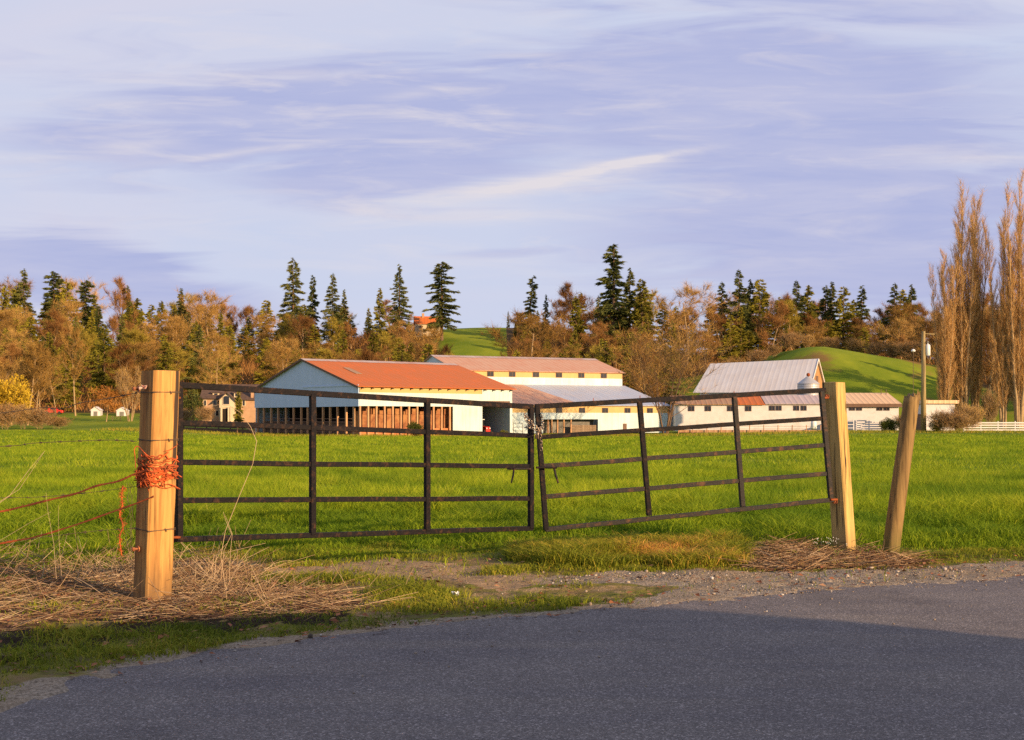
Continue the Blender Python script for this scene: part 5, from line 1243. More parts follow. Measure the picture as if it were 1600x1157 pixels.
mb.build('wall', M['grey_wood'], sb)
mb = MB()
for (p0_, z0_), (p1_, z1_) in zip(pts[:-1], pts[1:]):
    if p1_-p0_ < .02: continue
    mb.hexa([sbl(p0_, z0_-.098, -.0), sbl(p1_, z1_-.098, -.0), sbl(p1_, z1_-.098, 6.3), sbl(p0_, z0_-.098, 6.3)], [sbl(p0_, z0_), sbl(p1_, z1_), sbl(p1_, z1_, 6.3), sbl(p0_, z0_, 6.3)])
mb.build('roof', M['dark_roof'], sb)
mb = MB(); mb.hexa([sbl(2, 0, -.05), sbl(3, 0, -.05), sbl(3, 0, -.003), sbl(2, 0, -.003)], [sbl(2, 2, -.05), sbl(3, 2, -.05), sbl(3, 2, -.003), sbl(2, 2, -.003)]); mb.build('door', M['fascia'], sb)  # door detail on the added blocker

# ------------------------------------------------------------------ trees
def twigs_mesh(name, O, D, L, W, var, mat, rs, droop=0.0):
    """thin tapering ribbons: O origins, D directions, L lengths, W widths"""
    n_ = len(O); D = D/np.linalg.norm(D, axis=1, keepdims=True)
    r = rs.randn(n_, 3); S_ = np.cross(D, r); S_ /= np.linalg.norm(S_, axis=1, keepdims=True)
    tip = O+D*L[:, None]; tip[:, 2] -= droop*L
    V = np.stack([O-S_*W[:, None]/2, O+S_*W[:, None]/2, tip], 1).reshape(-1, 3)
    T = np.arange(n_*3).reshape(-1, 3)
    o = np_obj(name, V, T, mat, attrs={'var': np.repeat(var, 3)})
    me = o.data; bpy.data.objects.remove(o); return me
def mb_mesh(name, mb, mat, smooth=True):
    me = bpy.data.meshes.new(name); me.from_pydata(mb.v, [], mb.f); me.materials.append(mat)
    if smooth: me.polygons.foreach_set('use_smooth', [True]*len(me.polygons))
    return me
def rv(rs): v = rs.randn(3); return v/np.linalg.norm(v)

def bare_mesh(seed, H=20.0, Rr=6.0, ntw=6500, mat='twig', bark='bark', base=.22, stems=1, spread=.5, tw=.075, tl=1.1, up=.55, big=.016, zig=.12):
    """leafless deciduous tree: trunk and limbs as tapering tubes, the crown as thousands of fine twigs"""
    rs = np.random.RandomState(seed); mb = MB(); segs = []
    def grow(p, d, L, r, depth):
        n_ = 4 if depth < 2 else 3; pts = [p.copy()]; rad = [r]; dd = d.copy()
        for i in range(n_):
            dd = dd+rv(rs)*zig*(1+depth*.5)+np.array([0, 0, .07*up]); dd /= np.linalg.norm(dd)
            pts.append(pts[-1]+dd*L/n_); rad.append(max(.012, r*(1-.75*(i+1)/n_)))
        mb.tube(pts, rad, 6 if depth == 0 else 4 if depth < 2 else 3, cap=False)
        if depth >= 1: segs.append((pts, depth))
        if depth < 3:
            k = {0: 9, 1: 6, 2: 4}[depth]
            for j in range(k):
                f = (base+(1-base)*(j+rs.rand())/k) if depth == 0 else .25+.75*(j+rs.rand())/k
                i = min(int(f*n_), n_-1); q = pts[i]+(pts[i+1]-pts[i])*(f*n_-i)
                out_ = rs.randn(3); out_[2] = 0
                if depth == 0: a = j*2.4+rs.rand(); out_ = np.array([math.cos(a), math.sin(a), 0])
                out_ /= np.linalg.norm(out_)+1e-9
                nd = dd*.5*(1 if depth else .9)+out_*(spread+.35*rs.rand())*(1.25 if depth == 0 else 1.0)+np.array([0, 0, up*.4]); nd /= np.linalg.norm(nd)
                if depth == 0: Lk = Rr*(.75+.5*rs.rand())*math.sqrt(max(.15, 1-((f-.5)/.62)**2))
                else: Lk = L*(.42+.25*rs.rand())
                grow(q, nd, Lk, max(.014, r*(1-f*.7)*(.45 if depth == 0 else .55)), depth+1)
    if stems == 1: grow(np.zeros(3), np.array([rs.randn()*.04, rs.randn()*.04, 1.0]), H*.86, H*big, 0)
    else:
        for s_ in range(stems):
            a = s_*2*math.pi/stems+rs.rand(); grow(np.array([math.cos(a), math.sin(a), 0])*.4, np.array([math.cos(a)*.28, math.sin(a)*.28, 1.0]), H*(.7+.25*rs.rand()), H*big*.7, 0)
    O, D = [], []
    wts = np.array([.4 if dp == 1 else .8 if dp == 2 else 1.0 for _, dp in segs]); wts /= wts.sum()
    ch_ = rs.choice(len(segs), ntw, p=wts)
    for c in ch_:
        pts, dp = segs[c]; f = .15+.85*math.sqrt(rs.rand()); i = min(int(f*(len(pts)-1)), len(pts)-2); q = pts[i]+(pts[i+1]-pts[i])*(f*(len(pts)-1)-i)
        d_ = pts[i+1]-pts[i]; d_ = d_/np.linalg.norm(d_); O.append(q); D.append(d_*.6+rs.randn(3)*.55+np.array([0, 0, .4*up]))
    O = np.array(O); D = np.array(D); var = np.clip(.5+rs.randn(ntw)*.2, 0, 1)
    return mb_mesh('trunk', mb, M[bark]), twigs_mesh('crown', O, D, tl*(.4+.9*rs.rand(ntw)), tw*(.6+.8*rs.rand(ntw)), var, M[mat], rs)

def conifer_mesh(seed, H=20.0, Rr=3.6, n_=5200, mat='fir', droop=.25, base=.06, power=.85, gap=.25, tri=.75, irregular=0.0, lean=0.0):
    """conifer: whorled branches carrying flat sprays of needles"""
    rs = np.random.RandomState(seed); mb = MB()
    mb.tube([(0, 0, 0), (lean*.3, 0, H*.5), (lean, 0, H*.97)], [H*.014, H*.009, .03], 6, cap=False)
    O, D, L, W, var = [], [], [], [], []
    nb = int(H*7); tot = 0; prof = []
    amp = rs.rand(40)
    for b_ in range(nb):
        t = base+(1-base)*(b_+rs.rand())/nb; z = t*H
        rad = Rr*((1-t)**power)*(.72+.5*rs.rand())+.12
        if t < .16: rad *= .6+.4*t/.16
        if irregular: rad *= 1-irregular*amp[int(t*39)]*(rs.rand() < .9)
        if rs.rand() < gap*.4: rad *= .5
        prof.append((z, rad, rs.rand()*2*math.pi, t))
    tr_ = sum(p[1] for p in prof)
    for z, rad, a, t in prof:
        k = max(3, int(n_*rad/tr_)); dv_ = np.array([math.cos(a), math.sin(a), -droop+.55*t*droop*2.2]); side = np.array([-math.sin(a), math.cos(a), 0])
        if rad > .6: mb.tube([(lean*t, 0, z), tuple(np.array([lean*t, 0, z])+dv_*rad*.85)], [.045, .015], 3, cap=False)
        for _ in range(k):
            f = rs.rand()**.65; s_ = rs.randn()*.26*(1.15-f)*rad*.7
            p = np.array([lean*t, 0, z])+dv_*rad*f+side*s_+np.array([0, 0, rs.randn()*.10-.12*f*f*rad*.5]); O.append(p)
            D.append(dv_*.8+side*np.sign(s_+1e-6)*.5*rs.rand()+rs.randn(3)*.28+np.array([0, 0, -.25])); L.append(tri*(.5+.8*rs.rand())); W.append(tri*.36*(.6+.8*rs.rand()))
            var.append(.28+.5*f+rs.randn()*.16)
    return mb_mesh('trunk', mb, M['dark_bark']), twigs_mesh('crown', np.array(O), np.array(D), np.array(L), np.array(W), np.clip(np.array(var), 0, 1), M[mat], rs)

def poplar_mesh(seed, H=36.0, leaders=7, spread=3.6, ntw=24000, tw=.034):
    rs = np.random.RandomState(seed); mb = MB(); O, D = [], []; per = ntw//leaders
    for k in range(leaders):
        a = k*2.399+rs.rand()*.5; top = np.array([math.cos(a), math.sin(a)])*spread*(.25+.75*(k+.5)/leaders)*(1 if k else .1)
        hk = H*(1.0 if k == 0 else (.62+.36*rs.rand())); n_ = 8; pts = []
        for i in range(n_+1):
            f = i/n_; pts.append(np.array([top[0]*f**.7+rs.randn()*.10, top[1]*f**.7+rs.randn()*.10, hk*f]))
        pts[0] = np.array([math.cos(a)*.45, math.sin(a)*.45, 0.0])
        mb.tube(pts, [(.42 if k == 0 else .30)*(1-.93*i/n_) for i in range(n_+1)], 6, cap=False)
        nb = 46
        for j in range(nb):      # steep side branches
            f = .10+.9*(j+rs.rand())/nb; i = min(int(f*n_), n_-1); q = pts[i]+(pts[i+1]-pts[i])*(f*n_-i); b_ = rs.rand()*6.28
            L = (2.6+2.6*rs.rand())*(1-.55*f)*1.15; e = q+np.array([math.cos(b_)*.36*L, math.sin(b_)*.36*L, L]); mid = (q+e)/2+np.array([math.cos(b_), math.sin(b_), 0])*.18*L*.5
            mb.tube([q, mid, e], [.05*(1.2-f), .03, .012], 3, cap=False)
            for _ in range(int(per/nb)):
                g_ = rs.rand(); p = (q*(1-g_)**2+2*mid*g_*(1-g_)+e*g_**2); O.append(p+rs.randn(3)*.08); D.append(np.array([rs.randn()*.5, rs.randn()*.5, 1.0])+np.array([math.cos(b_), math.sin(b_), 0])*.12)
    O = np.array(O); D = np.array(D); n_ = len(O)
    return mb_mesh('trunk', mb, M['bark']), twigs_mesh('crown', O, D, .6+1.1*rs.rand(n_), tw*(.6+.8*rs.rand(n_)), np.clip(.5+rs.randn(n_)*.25, 0, 1), M['pop_twig'], rs)

def leafy_mesh(seed, H=3.0, Rr=2.0, n_=4000, mat='shrub', tri=.3, lobes=7):
    rs = np.random.RandomState(seed); mb = MB(); O, D = [], []
    for s_ in range(6):
        a = rs.rand()*6.28; mb.tube([(0, 0, 0), (math.cos(a)*Rr*.3, math.sin(a)*Rr*.3, H*.4), (math.cos(a)*Rr*.55, math.sin(a)*Rr*.55, H*.8)], [.06, .035, .012], 4, cap=False)
    cs = [(rs.uniform(-.6, .6)*Rr, rs.uniform(-.6, .6)*Rr, rs.uniform(.25, .72)*H, rs.uniform(.3, .55)) for _ in range(lobes)]
    for _ in range(n_):
        c = cs[rs.randint(lobes)]; d = rv(rs)*rs.rand()**.4; O.append(np.array([c[0]+d[0]*c[3]*Rr, c[1]+d[1]*c[3]*Rr, max(.05, c[2]+d[2]*c[3]*H*.75)])); D.append(d+rs.randn(3)*.5+np.array([0, 0, .2]))
    return mb_mesh('stem', mb, M['dark_bark']), twigs_mesh('foliage', np.array(O), np.array(D), tri*(.5+rs.rand(n_)), tri*.5*(.5+rs.rand(n_)), np.clip(.5+rs.randn(n_)*.25, 0, 1), M[mat], rs)

ROUND = [bare_mesh(10+i, Rr=(5.6, 4.8, 6.4, 5.2)[i], ntw=9500, mat=('twig', 'twig_red', 'twig', 'twig_red')[i], base=(.15, .2, .12, .25)[i], spread=(.5, .4, .62, .45)[i], up=(.6, .9, .5, .8)[i], tw=.042, tl=1.9) for i in range(4)]
GOLD = [bare_mesh(31, Rr=5.0, ntw=8000, mat='twig_gold', base=.2, up=.8, tw=.07, tl=1.7), bare_mesh(32, Rr=4.2, ntw=8000, mat='twig_gold', base=.3, up=.9, tw=.07, tl=1.7)]
FK = dict(n_=11000, tri=.5)
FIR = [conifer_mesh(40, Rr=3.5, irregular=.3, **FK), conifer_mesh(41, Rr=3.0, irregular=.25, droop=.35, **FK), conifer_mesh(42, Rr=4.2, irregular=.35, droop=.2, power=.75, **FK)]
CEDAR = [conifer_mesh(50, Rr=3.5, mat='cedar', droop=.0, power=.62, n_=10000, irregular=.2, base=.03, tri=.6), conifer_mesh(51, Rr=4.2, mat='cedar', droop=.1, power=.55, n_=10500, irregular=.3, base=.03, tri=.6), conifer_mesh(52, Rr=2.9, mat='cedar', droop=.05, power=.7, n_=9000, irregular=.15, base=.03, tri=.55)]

def tree(name, label, cat, meshes, x, y, h, H0=20.0, rz=0.0, group=None, wide=1.0, z=None, parts=('trunk', 'crown')):
    z = tz(x, y)-.15 if z is None else z; s_ = h/H0
    r = thing(name, label, cat, (x, y, z), rz, group); r.scale = (s_*wide, s_*wide, s_)
    for nm, me in zip(parts, meshes):
        o = bpy.data.objects.new(nm, me); COL.objects.link(o); o.parent = r
    return r

SKY_U = [-100, 0, 50, 120, 150, 200, 280, 330, 380, 420, 480, 560, 600, 640, 690, 700, 705, 778, 785, 800, 850, 880, 930, 1000, 1040, 1090, 1120, 1200, 1240, 1300, 1340, 1380, 1440, 1480, 1600, 1700]
SKY_V = [452, 450, 446, 446, 456, 458, 466, 474, 478, 476, 476, 478, 482, 490, 506, 530, 556, 556, 530, 498, 480, 474, 462, 458, 468, 478, 470, 458, 468, 470, 474, 484, 474, 482, 470, 468]
ZONES = [(150, 'at far left'), (285, 'behind the little white sheds'), (400, 'behind the gabled house'), (560, 'behind the blue barn gable'), (700, 'behind the rusty red roof'),
         (785, 'below the hilltop meadow'), (900, 'behind the two-tier barn'), (1060, 'right of the two-tier barn'), (1250, 'behind the silver-roofed barn'), (1440, 'above the green knoll'), (2500, 'behind the tall poplars')]
def zone(u): return next(t for lim, t in ZONES if u < lim)
TR = random.Random(21)
ntree = 0
rows = [(478, 8.0, 0), (448, 7.8, 1), (418, 7.8, 2), (388, 7.8, 3), (360, 7.8, 4), (334, 7.8, 4.6), (308, 7.8, 5.3), (284, 8.2, 6)]
PMIX = [(200, .20, .60, .18), (400, .28, .60, .06), (560, .48, .42, .03), (700, .48, .42, .04), (785, .7, .2, 0), (900, .42, .46, .02), (1060, .28, .58, .06), (1250, .68, .20, .06), (1440, .62, .20, .12), (2500, .60, .24, .1)]
for d0, step, ri in rows:
    x = -.445*d0-TR.random()*step
    while x < .445*d0+(42 if d0 < 350 else 6):
        xx = x+TR.uniform(-2.4, 2.4); yy = d0+TR.uniform(-11, 11); x += step*TR.uniform(.85, 1.15)
        u = 800+xx/yy*F
        if knoll_zone(xx, yy) or bool(right_lawn(xx, yy)) or bool(meadow_zone(np.array([xx]), np.array([yy]))[0]): continue
        if 1085 < u < 1445 and yy < 362: continue
        if 676 < u < 800 and yy > 322: continue
        if 640 < u < 696 and 408 < yy < 452: continue
        if 296 < u < 404 and yy < 275: continue
        sv_ = np.interp(u, SKY_U, SKY_V); fv = np.interp(u, [0, 200, 400, 700, 900, 1100, 1600], [535, 548, 545, 562, 545, 540, 540])
        f = ri/6; vt = sv_*(1-f)+fv*f+TR.gauss(2 if ri == 0 else 0, 10 if ri else 8)
        if 640 < u < 700 and yy < 415: vt = max(vt, 520+TR.uniform(0, 10))
        if 696 < u < 784: vt = max(vt, 546+TR.uniform(0, 12))
        g0 = tz(xx, yy); h = 1.35+(HZ-vt)/F*yy-g0; h = max(6.0, min(30.0, h))
        pb_, pc_, pf_ = next((a, b_, c) for lim, a, b_, c in PMIX if u < lim)
        q = TR.random(); wd = TR.uniform(.85, 1.15)*(1.3 if h < 14 else 1.0)
        row_t = 'on the skyline' if ri <= 1 else 'high on the slope' if ri <= 3 else 'low on the slope' if ri < 5 else 'at the slope foot'
        if q < pb_: mi = TR.randrange(4); nm, cat, ms, lab = 'bare_tree', 'tree', ROUND[mi], ('leafless orange-brown tree', 'leafless reddish upright tree', 'leafless wide-crowned brown tree', 'high-crowned reddish bare tree')[mi]
        elif q < pb_+pc_: nm, cat, ms, lab = 'cedar_tree', 'tree', CEDAR[ci := TR.randrange(3)], ('olive-green pointed cedar', 'broad olive-green cedar', 'narrow olive-green cedar')[ci]; wd *= 1.25
        elif q < pb_+pc_+pf_: nm, cat, ms, lab = 'fir_tree', 'tree', FIR[TR.randrange(3)], 'dark green fir'; h = min(h*1.08, 30); wd *= 1.2
        else: nm, cat, ms, lab = 'budding_tree', 'tree', GOLD[TR.randrange(2)], 'golden-green budding tree'
        lb = ('tall ' if h > 21 else 'small ' if h < 13 else '')+f'{lab} {row_t} {zone(u)}'
        tree(nm, lb, cat, ms, xx, yy, h, rz=TR.random()*6.28, group=lb.replace('tree ', 'trees ', 1).replace('cedar ', 'cedars ', 1).replace('fir ', 'firs ', 1), wide=wd); ntree += 1
print('forest trees', ntree)

# skyline trees one can tell apart: (u, v_top, depth, kind, width factor, label)
def sky_tree(u, vt, d, ms, wide, name, label, hmax=40, rz=None):
    x = (u-800)/F*d; g0 = tz(x, d); h = min(hmax, 1.35+(HZ-vt)/F*d-g0)
    return tree(name, label, 'tree', ms, x, d, h, rz=TR.random()*6.28 if rz is None else rz, wide=wide*(1.2 if ms[1].name.startswith('crown') and 'bare' not in name else 1))
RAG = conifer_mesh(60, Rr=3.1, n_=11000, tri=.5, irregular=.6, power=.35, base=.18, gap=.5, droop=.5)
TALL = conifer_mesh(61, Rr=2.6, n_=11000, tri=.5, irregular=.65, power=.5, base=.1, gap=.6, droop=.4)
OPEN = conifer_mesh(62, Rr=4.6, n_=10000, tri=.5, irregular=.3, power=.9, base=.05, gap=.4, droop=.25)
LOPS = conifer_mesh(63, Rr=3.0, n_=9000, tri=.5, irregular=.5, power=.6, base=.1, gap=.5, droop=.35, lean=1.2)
sky_tree(458, 402, 430, OPEN, 1.1, 'fir_tree', 'tallest broad fir of the group above the blue barn gable')
sky_tree(489, 430, 436, FIR[1], .9, 'fir_tree', 'thin pale fir squeezed between two fuller firs above the blue barn gable')
sky_tree(520, 427, 432, FIR[2], .85, 'fir_tree', 'fir with stepped outline, right of the group above the blue barn gable')
sky_tree(538, 452, 440, FIR[1], .8, 'fir_tree', 'small fir tip just right of the stepped fir on the skyline')
sky_tree(593, 450, 405, CEDAR[2], .9, 'cedar_tree', 'narrow dark cedar left of the lone firs near the hill house')
sky_tree(624, 412, 425, OPEN, .95, 'fir_tree', 'open pointed fir rising left of the red-roofed hill house')
sky_tree(690, 409, 425, RAG, 1.45, 'fir_tree', 'ragged column-shaped fir standing alone right of the red-roofed hill house')
sky_tree(825, 430, 420, LOPS, 1.15, 'fir_tree', 'lopsided fir above the middle of the two-tier barn')
sky_tree(853, 460, 418, FIR[1], .8, 'fir_tree', 'short fir beside the lopsided fir')
sky_tree(794, 486, 470, FIR[0], .7, 'fir_tree', 'tiny round-topped fir at the right end of the hilltop meadow')
sky_tree(959, 382, 400, TALL, 1.35, 'fir_tree', 'tallest ragged dark fir on the whole skyline')
sky_tree(936, 462, 400, FIR[2], .9, 'fir_tree', 'low dark fir at the left foot of the tallest fir')
sky_tree(984, 418, 402, FIR[0], .9, 'fir_tree', 'pointed fir right beside the tallest ragged fir')
sky_tree(1003, 436, 398, CEDAR[1], .9, 'cedar_tree', 'full green-gold cedar right of the tallest fir')
sky_tree(900, 462, 400, CEDAR[0], 1.0, 'cedar_tree', 'olive cedar left of the tallest fir, over the two-tier barn')
sky_tree(37, 420, 450, FIR[2], .9, 'fir_tree', 'fir with a spiky crown, leftmost on the far left skyline')
sky_tree(84, 424, 450, RAG, 1.1, 'fir_tree', 'round-headed dark fir second from left on the skyline')
sky_tree(104, 440, 450, CEDAR[1], 1.0, 'fir_tree', 'dense dark conifer just right of the round-headed fir')
sky_tree(134, 438, 450, RAG, 1.2, 'fir_tree', 'blunt-topped dark fir right of the far left skyline group')
sky_tree(200, 446, 440, FIR[1], .9, 'fir_tree', 'short fir beside a pale bare tree on the left skyline')
sky_tree(283, 450, 430, FIR[0], .9, 'fir_tree', 'lone small dark fir poking above the skyline left of the gabled house')
for i, (u, v) in enumerate(((1155, 421), (1128, 440), (1187, 436), (1172, 436), (1245, 438), (1262, 446), (1300, 440), (1290, 446), (1318, 448), (1347, 446), (1398, 442), (1412, 452), (1424, 444))):
    nm = ['tallest fir of the cluster above the silver-roofed barn', 'small fir at the left end of the cluster above the silver-roofed barn', 'right-hand fir of the cluster above the silver-roofed barn', 'fir in the middle of the cluster above the silver-roofed barn',
          'blunt fir, left of the pair above the knoll ridge', 'rounded fir, right of the pair above the knoll ridge', 'dark fir in the middle of the ridge over the knoll', 'dense fir touching the dark fir over the knoll', 'narrow fir right of the dense ridge firs',
          'slim fir tip above the right side of the knoll', 'pointed fir left of the poplars on the ridge', 'small thin fir between two pointed firs left of the poplars', 'second pointed fir left of the poplars'][i]
    sky_tree(u, v, 425+3*(i % 4), (FIR+CEDAR)[(i*2) % 6] if i not in (0,) else FIR[2], .95, 'fir_tree', nm)
sky_tree(190, 440, 438, ROUND[1], .8, 'bare_tree', 'pale airy bare tree rising over the left skyline')
sky_tree(330, 462, 430, ROUND[0], 1.2, 'bare_tree', 'wide bare tree on the skyline above the gabled house')
sky_tree(1072, 455, 405, ROUND[2], 1.15, 'bare_tree', 'round-headed bare tree on the skyline right of the tallest fir')
sky_tree(905, 448, 425, ROUND[1], 1.2, 'bare_tree', 'thin greyish bare tree on the skyline left of the tallest fir')
# fuller crowns in front
sky_tree(163, 506, 300, CEDAR[0], 1.0, 'cedar_tree', 'large dark cedar in the middle of the wood left of the gate post')
sky_tree(668, 518, 300, ROUND[0], .85, 'bare_tree', 'bushy bare tree right of the hill house, over the red barn roof')
sky_tree(822, 498, 300, ROUND[2], 1.25, 'bare_tree', 'broad rounded golden-brown bare tree behind the two-tier barn')

# poplars
POP = [poplar_mesh(70, leaders=9, spread=4.3), poplar_mesh(71, leaders=7, spread=3.5)]
def pop(u, vt, d, ms, wide, label):
    x = (u-800)/F*d; g0 = tz(x, d); tree('poplar_tree', label, 'tree', ms, x, d, 1.35+(HZ-vt)/F*d-g0, H0=36.0, rz=TR.random()*6.28, wide=wide)
pop(1503, 300, 252, POP[0], .95, 'tall many-stemmed bare poplar, centre of the group right of the utility pole')
pop(1476, 400, 250, POP[1], .85, 'shorter bare poplar on the left side of the tall poplar')
pop(1524, 318, 254, POP[1], .7, 'slim bare poplar against the right side of the tall poplar')
pop(1592, 285, 246, POP[0], .85, 'tall bare poplar at the right edge of the picture')
pop(1568, 350, 247, POP[1], .8, 'lower bare poplar just left of the one at the right edge')
pop(1618, 300, 248, POP[1], .9, 'bare poplar cut off by the right edge of the picture')

# particular near trees and bushes
SPREAD = bare_mesh(80, H=16, Rr=9, ntw=4600, stems=5, base=.2, spread=.65, up=.8, tw=.04, tl=1.6, big=.014, mat='twig', bark='dark_bark')
x, y = (1040-800)/F*197, 197; tree('spreading_tree', 'many-stemmed bare tree with fanned branches at the right end of the two-tier barn', 'tree', SPREAD, x, y, 14.0, 16, .6, wide=1.05, z=-.9)
VASE = bare_mesh(81, H=12, Rr=2.6, ntw=2600, stems=7, base=.3, spread=.25, up=1.1, tw=.045, tl=.9, big=.012)
x, y = (203-800)/F*232, 232; tree('vase_tree', 'pale many-stemmed vase-shaped bare tree left of the gate post', 'tree', VASE, x, y, 9.8, 12, 0)
RUSTT = bare_mesh(82, H=6, Rr=3.0, ntw=5200, base=.32, spread=.6, up=.4, tw=.07, tl=.6, big=.02, mat='twig_rust')
x, y = (166-800)/F*230, 230; tree('small_tree', 'small round rust-coloured tree between the little white sheds', 'tree', RUSTT, x, y, 5.4, 6, 0, wide=1.05)
BIRCH = [bare_mesh(83, H=20, Rr=4.5, ntw=5200, base=.38, spread=.4, up=.9, tw=.06, tl=1.3, big=.012, zig=.08), bare_mesh(84, H=20, Rr=5.5, ntw=5200, base=.3, spread=.55, up=.6, tw=.06, tl=1.3, big=.013, zig=.1)]
for i, (u, vt, d, w_, lb) in enumerate(((43, 540, 214, 1.1, 'pale-trunked bare tree, tallest of the cluster above the yellow willow'), (55, 556, 216, .8, 'second pale trunk from the left in the cluster above the yellow willow'), (63, 548, 219, .9, 'right-hand pale trunk of the cluster above the yellow willow'),
                           (18, 566, 214, 1.2, 'pale bare tree with long low limbs over the yellow willow'), (118, 520, 262, 1.0, 'slender pale bare tree standing apart left of the dark cedar'), (88, 560, 240, .9, 'pale bare tree over the small red car'))):
    x = (u-800)/F*d; g0 = tz(x, d); tree('bare_tree', lb, 'tree', BIRCH[i % 2], x, d, 1.35+(HZ-vt)/F*d-g0, 20, i*1.1, wide=w_)
WILL = leafy_mesh(90, H=7, Rr=4.2, n_=9000, mat='willow', tri=.35, lobes=9)
x, y = (12-800)/F*206, 206; tree('willow_bush', 'bright yellow willow bush at the left edge of the field', 'bush', WILL, x, y, 8.0, 7, 0, wide=.9, parts=('stem', 'foliage'))
BR = [bare_mesh(91, H=3, Rr=2.4, ntw=3600, stems=9, base=.1, spread=.7, up=.6, tw=.04, tl=.6, big=.008, mat='twig_red'), bare_mesh(92, H=3, Rr=2.0, ntw=3200, stems=7, base=.1, spread=.6, up=.8, tw=.04, tl=.6, big=.008, mat='twig')]
GR = leafy_mesh(93, H=3, Rr=2.0, n_=3600, mat='shrub', tri=.22); OL = leafy_mesh(94, H=3, Rr=2.2, n_=3600, mat='cedar', tri=.22)
def bush(u, v, d, h, ms, label, wide=1.0, name='bush', parts=('stem', 'foliage'), H0=3.0, z=None):
    p = P(u, v, d); z_ = tz(p.x, p.y)-.1; tree(name, label, 'bush', ms, p.x, p.y, h, H0, TR.random()*6, wide=wide, z=z_, parts=parts)
tw2 = ('stem', 'twigs')
bush(8, 668, 190, 2.7, BR[0], 'reddish brush at the left edge below the willow', 1.0, 'twiggy_bush', tw2)
bush(36, 668, 192, 2.5, BR[1], 'brown twiggy bush below the pale trunks, second from the left edge', .9, 'twiggy_bush', tw2)
bush(62, 666, 193, 2.2, BR[0], 'low reddish bush at the right end of the left-hand brush', 1.0, 'twiggy_bush', tw2)
bush(88, 666, 196, 1.4, BR[1], 'flat russet scrub tapering into the field at left', 1.9, 'twiggy_bush', tw2)
bush(300, 655, 236, 6.0, leafy_mesh(95, H=7, Rr=2.6, n_=5200, mat='fir', tri=.35), 'dark round evergreen bush left of the gabled house', 1.0, 'evergreen_bush', H0=7)
bush(373, 662, 228, 6.6, CEDAR[2], 'squat olive conifer in front of the gabled house', 1.15, 'small_conifer', ('trunk', 'crown'), 20)
bush(321, 660, 229, 2.0, BR[0], 'smaller reddish leafless shrub at the left corner of the gabled house', .8, 'twiggy_bush', tw2)
bush(286, 662, 215, 2.0, BR[0], 'rust-brown shrub just right of the left gate post in the distance', .9, 'twiggy_bush', tw2)
bush(649, 678, 177, 2.1, GR, 'green bush growing against the red barn posts', 1.2)
bush(788, 680, 176, 1.1, OL, 'yellowish weed clump at the barn doorway corner', 1.0)
bush(1392, 674, 196, 2.2, GR, 'olive hedge bush at the right end of the low white fence', .9)
bush(1384, 674, 197, 1.9, OL, 'lower bush touching the right end of the low white fence', .9)
bush(1478, 674, 190, 2.3, BR[0], 'tangled reddish brush pile beside the small whitewashed shed', 1.2, 'twiggy_bush', tw2)
bush(1462, 674, 191, 2.1, OL, 'olive bush in the brush pile right of the utility pole', 1.0)
bush(1498, 674, 190, 2.0, BR[1], 'low brown brush at the right end of the brush pile', 1.3, 'twiggy_bush', tw2)
bush(1512, 674, 193, 3.0, BR[1], 'hazy upright twig thicket at the foot of the tall poplar', 1.1, 'twiggy_bush', tw2)
bush(1546, 670, 204, 4.5, BR[1], 'thin bare sapling between the two poplar groups', .45, 'twiggy_bush', tw2)
bush(1410, 674, 200, 1.8, BR[0], 'small brown weeds at the corner of the white shed', .8, 'twiggy_bush', tw2)
bush(405, 600, 250, 6.0, leafy_mesh(96, H=7, Rr=2.6, n_=4200, mat='fir', tri=.35), 'dark evergreen bush rising behind the left edge of the blue barn', 1.0, 'evergreen_bush', H0=7)
for i, (u, d) in enumerate(((700, 322), (725, 328), (748, 324), (775, 330), (712, 334), (738, 336), (762, 334))):
    x = (u-800)/F*d; tree('twiggy_bush', 'dark bare thicket at the lower edge of the hilltop meadow', 'bush', BR[i % 2], x, d, 6.5, 3, i*1.0, 'thickets below the hilltop meadow', wide=.8, parts=tw2)
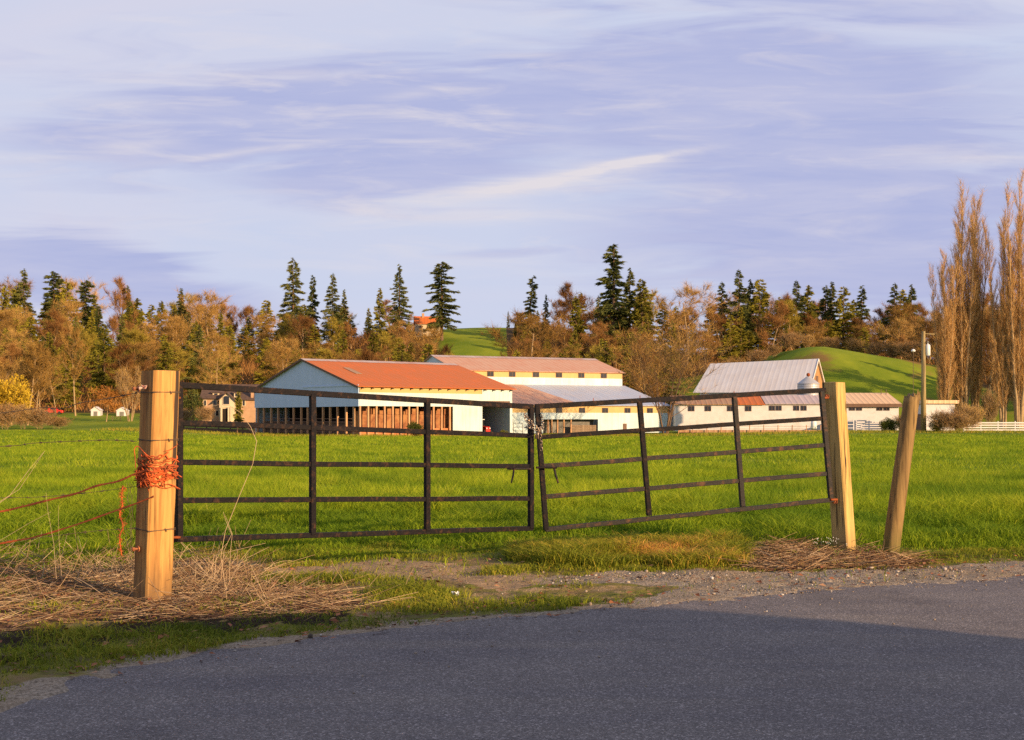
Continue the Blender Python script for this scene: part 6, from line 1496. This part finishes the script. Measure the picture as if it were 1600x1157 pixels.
# weeds at the field margin below the far buildings
rs = np.random.RandomState(77); cnt = 16000
x = rs.uniform(-60, 78, cnt); y = rs.normal(183, 3.5, cnt)+np.where(x > 5, 10, 0)-np.where((x < -15) & (x > -30), 6, 0)+np.where(x < -25, 6, 0)
v, t, q, k = blades(rs, x, y, .25+.35*rs.rand(cnt), .09, .7, False, z=terr(x, y))
wm = np_obj('field_margin_weeds', v, t, M['verge_grass'], attrs={'var': np.repeat(np.clip(.55+rs.randn(cnt)*.2, 0, 1), k)}); tag(wm, 'rough yellowish grass along the far edge of the field below the barns', 'grass', kind='stuff')
for i, (u, d, h, m_) in enumerate(((1185, 350, 3.2, 0), (1210, 352, 2.6, 1), (1236, 354, 3.4, 0), (1262, 356, 2.8, 1), (1300, 358, 3.0, 0), (1335, 356, 3.4, 1), (1368, 352, 3.0, 0), (1398, 350, 3.8, 1), (1420, 345, 4.0, 0), (1150, 345, 3.8, 1), (1120, 338, 4.2, 0))):
    x = (u-800)/F*d; tree('twiggy_bush', 'brown bare bush on the crest of the green knoll', 'bush', BR[m_], x, d, h, 3, i*1.3, 'bushes along the crest of the knoll', parts=tw2)
for i, (u, d, vt, w_) in enumerate(((1440, 352, 500, 1.0), (1462, 346, 490, 1.0), (1490, 336, 480, 1.1), (1545, 270, 490, 1.1), (1570, 280, 500, 1.0))):
    sky_tree(u, vt, d, ROUND[i % 4], w_, 'bare_tree', ('bare tree just left of the poplars, behind the utility pole', 'second bare tree from the pole, at the foot of the short poplar', 'bare tree in the gap behind the tallest poplar', 'bare tree filling the gap between the two poplar groups', 'bare tree behind the poplars at the right edge')[i])
for i, (x, y) in enumerate(((122, 268), (136, 262), (128, 282), (142, 276), (150, 290))): tree('cedar_tree', 'cedar standing beyond the right edge of the picture', 'tree', CEDAR[i % 3], x, y, 24, 20, i, 'cedars beyond the right edge', wide=1.1)
# undergrowth filling the wood
rs = np.random.RandomState(78); cnt = 90000
y = np.sqrt(272**2+rs.rand(cnt)*(500**2-272**2)); x = (rs.rand(cnt)*2-1)*.46*y
k_ = ~(knoll_zone(x, y) | right_lawn(x, y) | meadow_zone(x, y)) & ~((np.abs(x+52) < 12) & (y < 285)) & ~((x > 45) & (x < 114) & (y < 350)) & (terr(x, y) > .5)
k_ &= ~((x > -26) & (x < 1) & (y > 335)); k_ &= ~((x > -34) & (x < -20) & (y > 400) & (y < 445))
x, y = x[k_], y[k_]; hb = (2.2+4.5*np.clip(fbm(x, y, .07)+.4, 0, 1))*(.3+.7*rs.rand(len(x)))
v, t, q, k = blades(rs, x, y, hb, .22, .6, False, z=terr(x, y)+rs.rand(len(x))*1.2)
ug = np_obj('undergrowth', v, t, M['twig_red'], attrs={'var': np.repeat(np.clip(.4+rs.randn(len(x))*.2, 0, 1), k)}); tag(ug, 'brown brushy undergrowth filling the wooded slope between the trees', 'undergrowth', kind='stuff')
print('objects', len(bpy.data.objects))
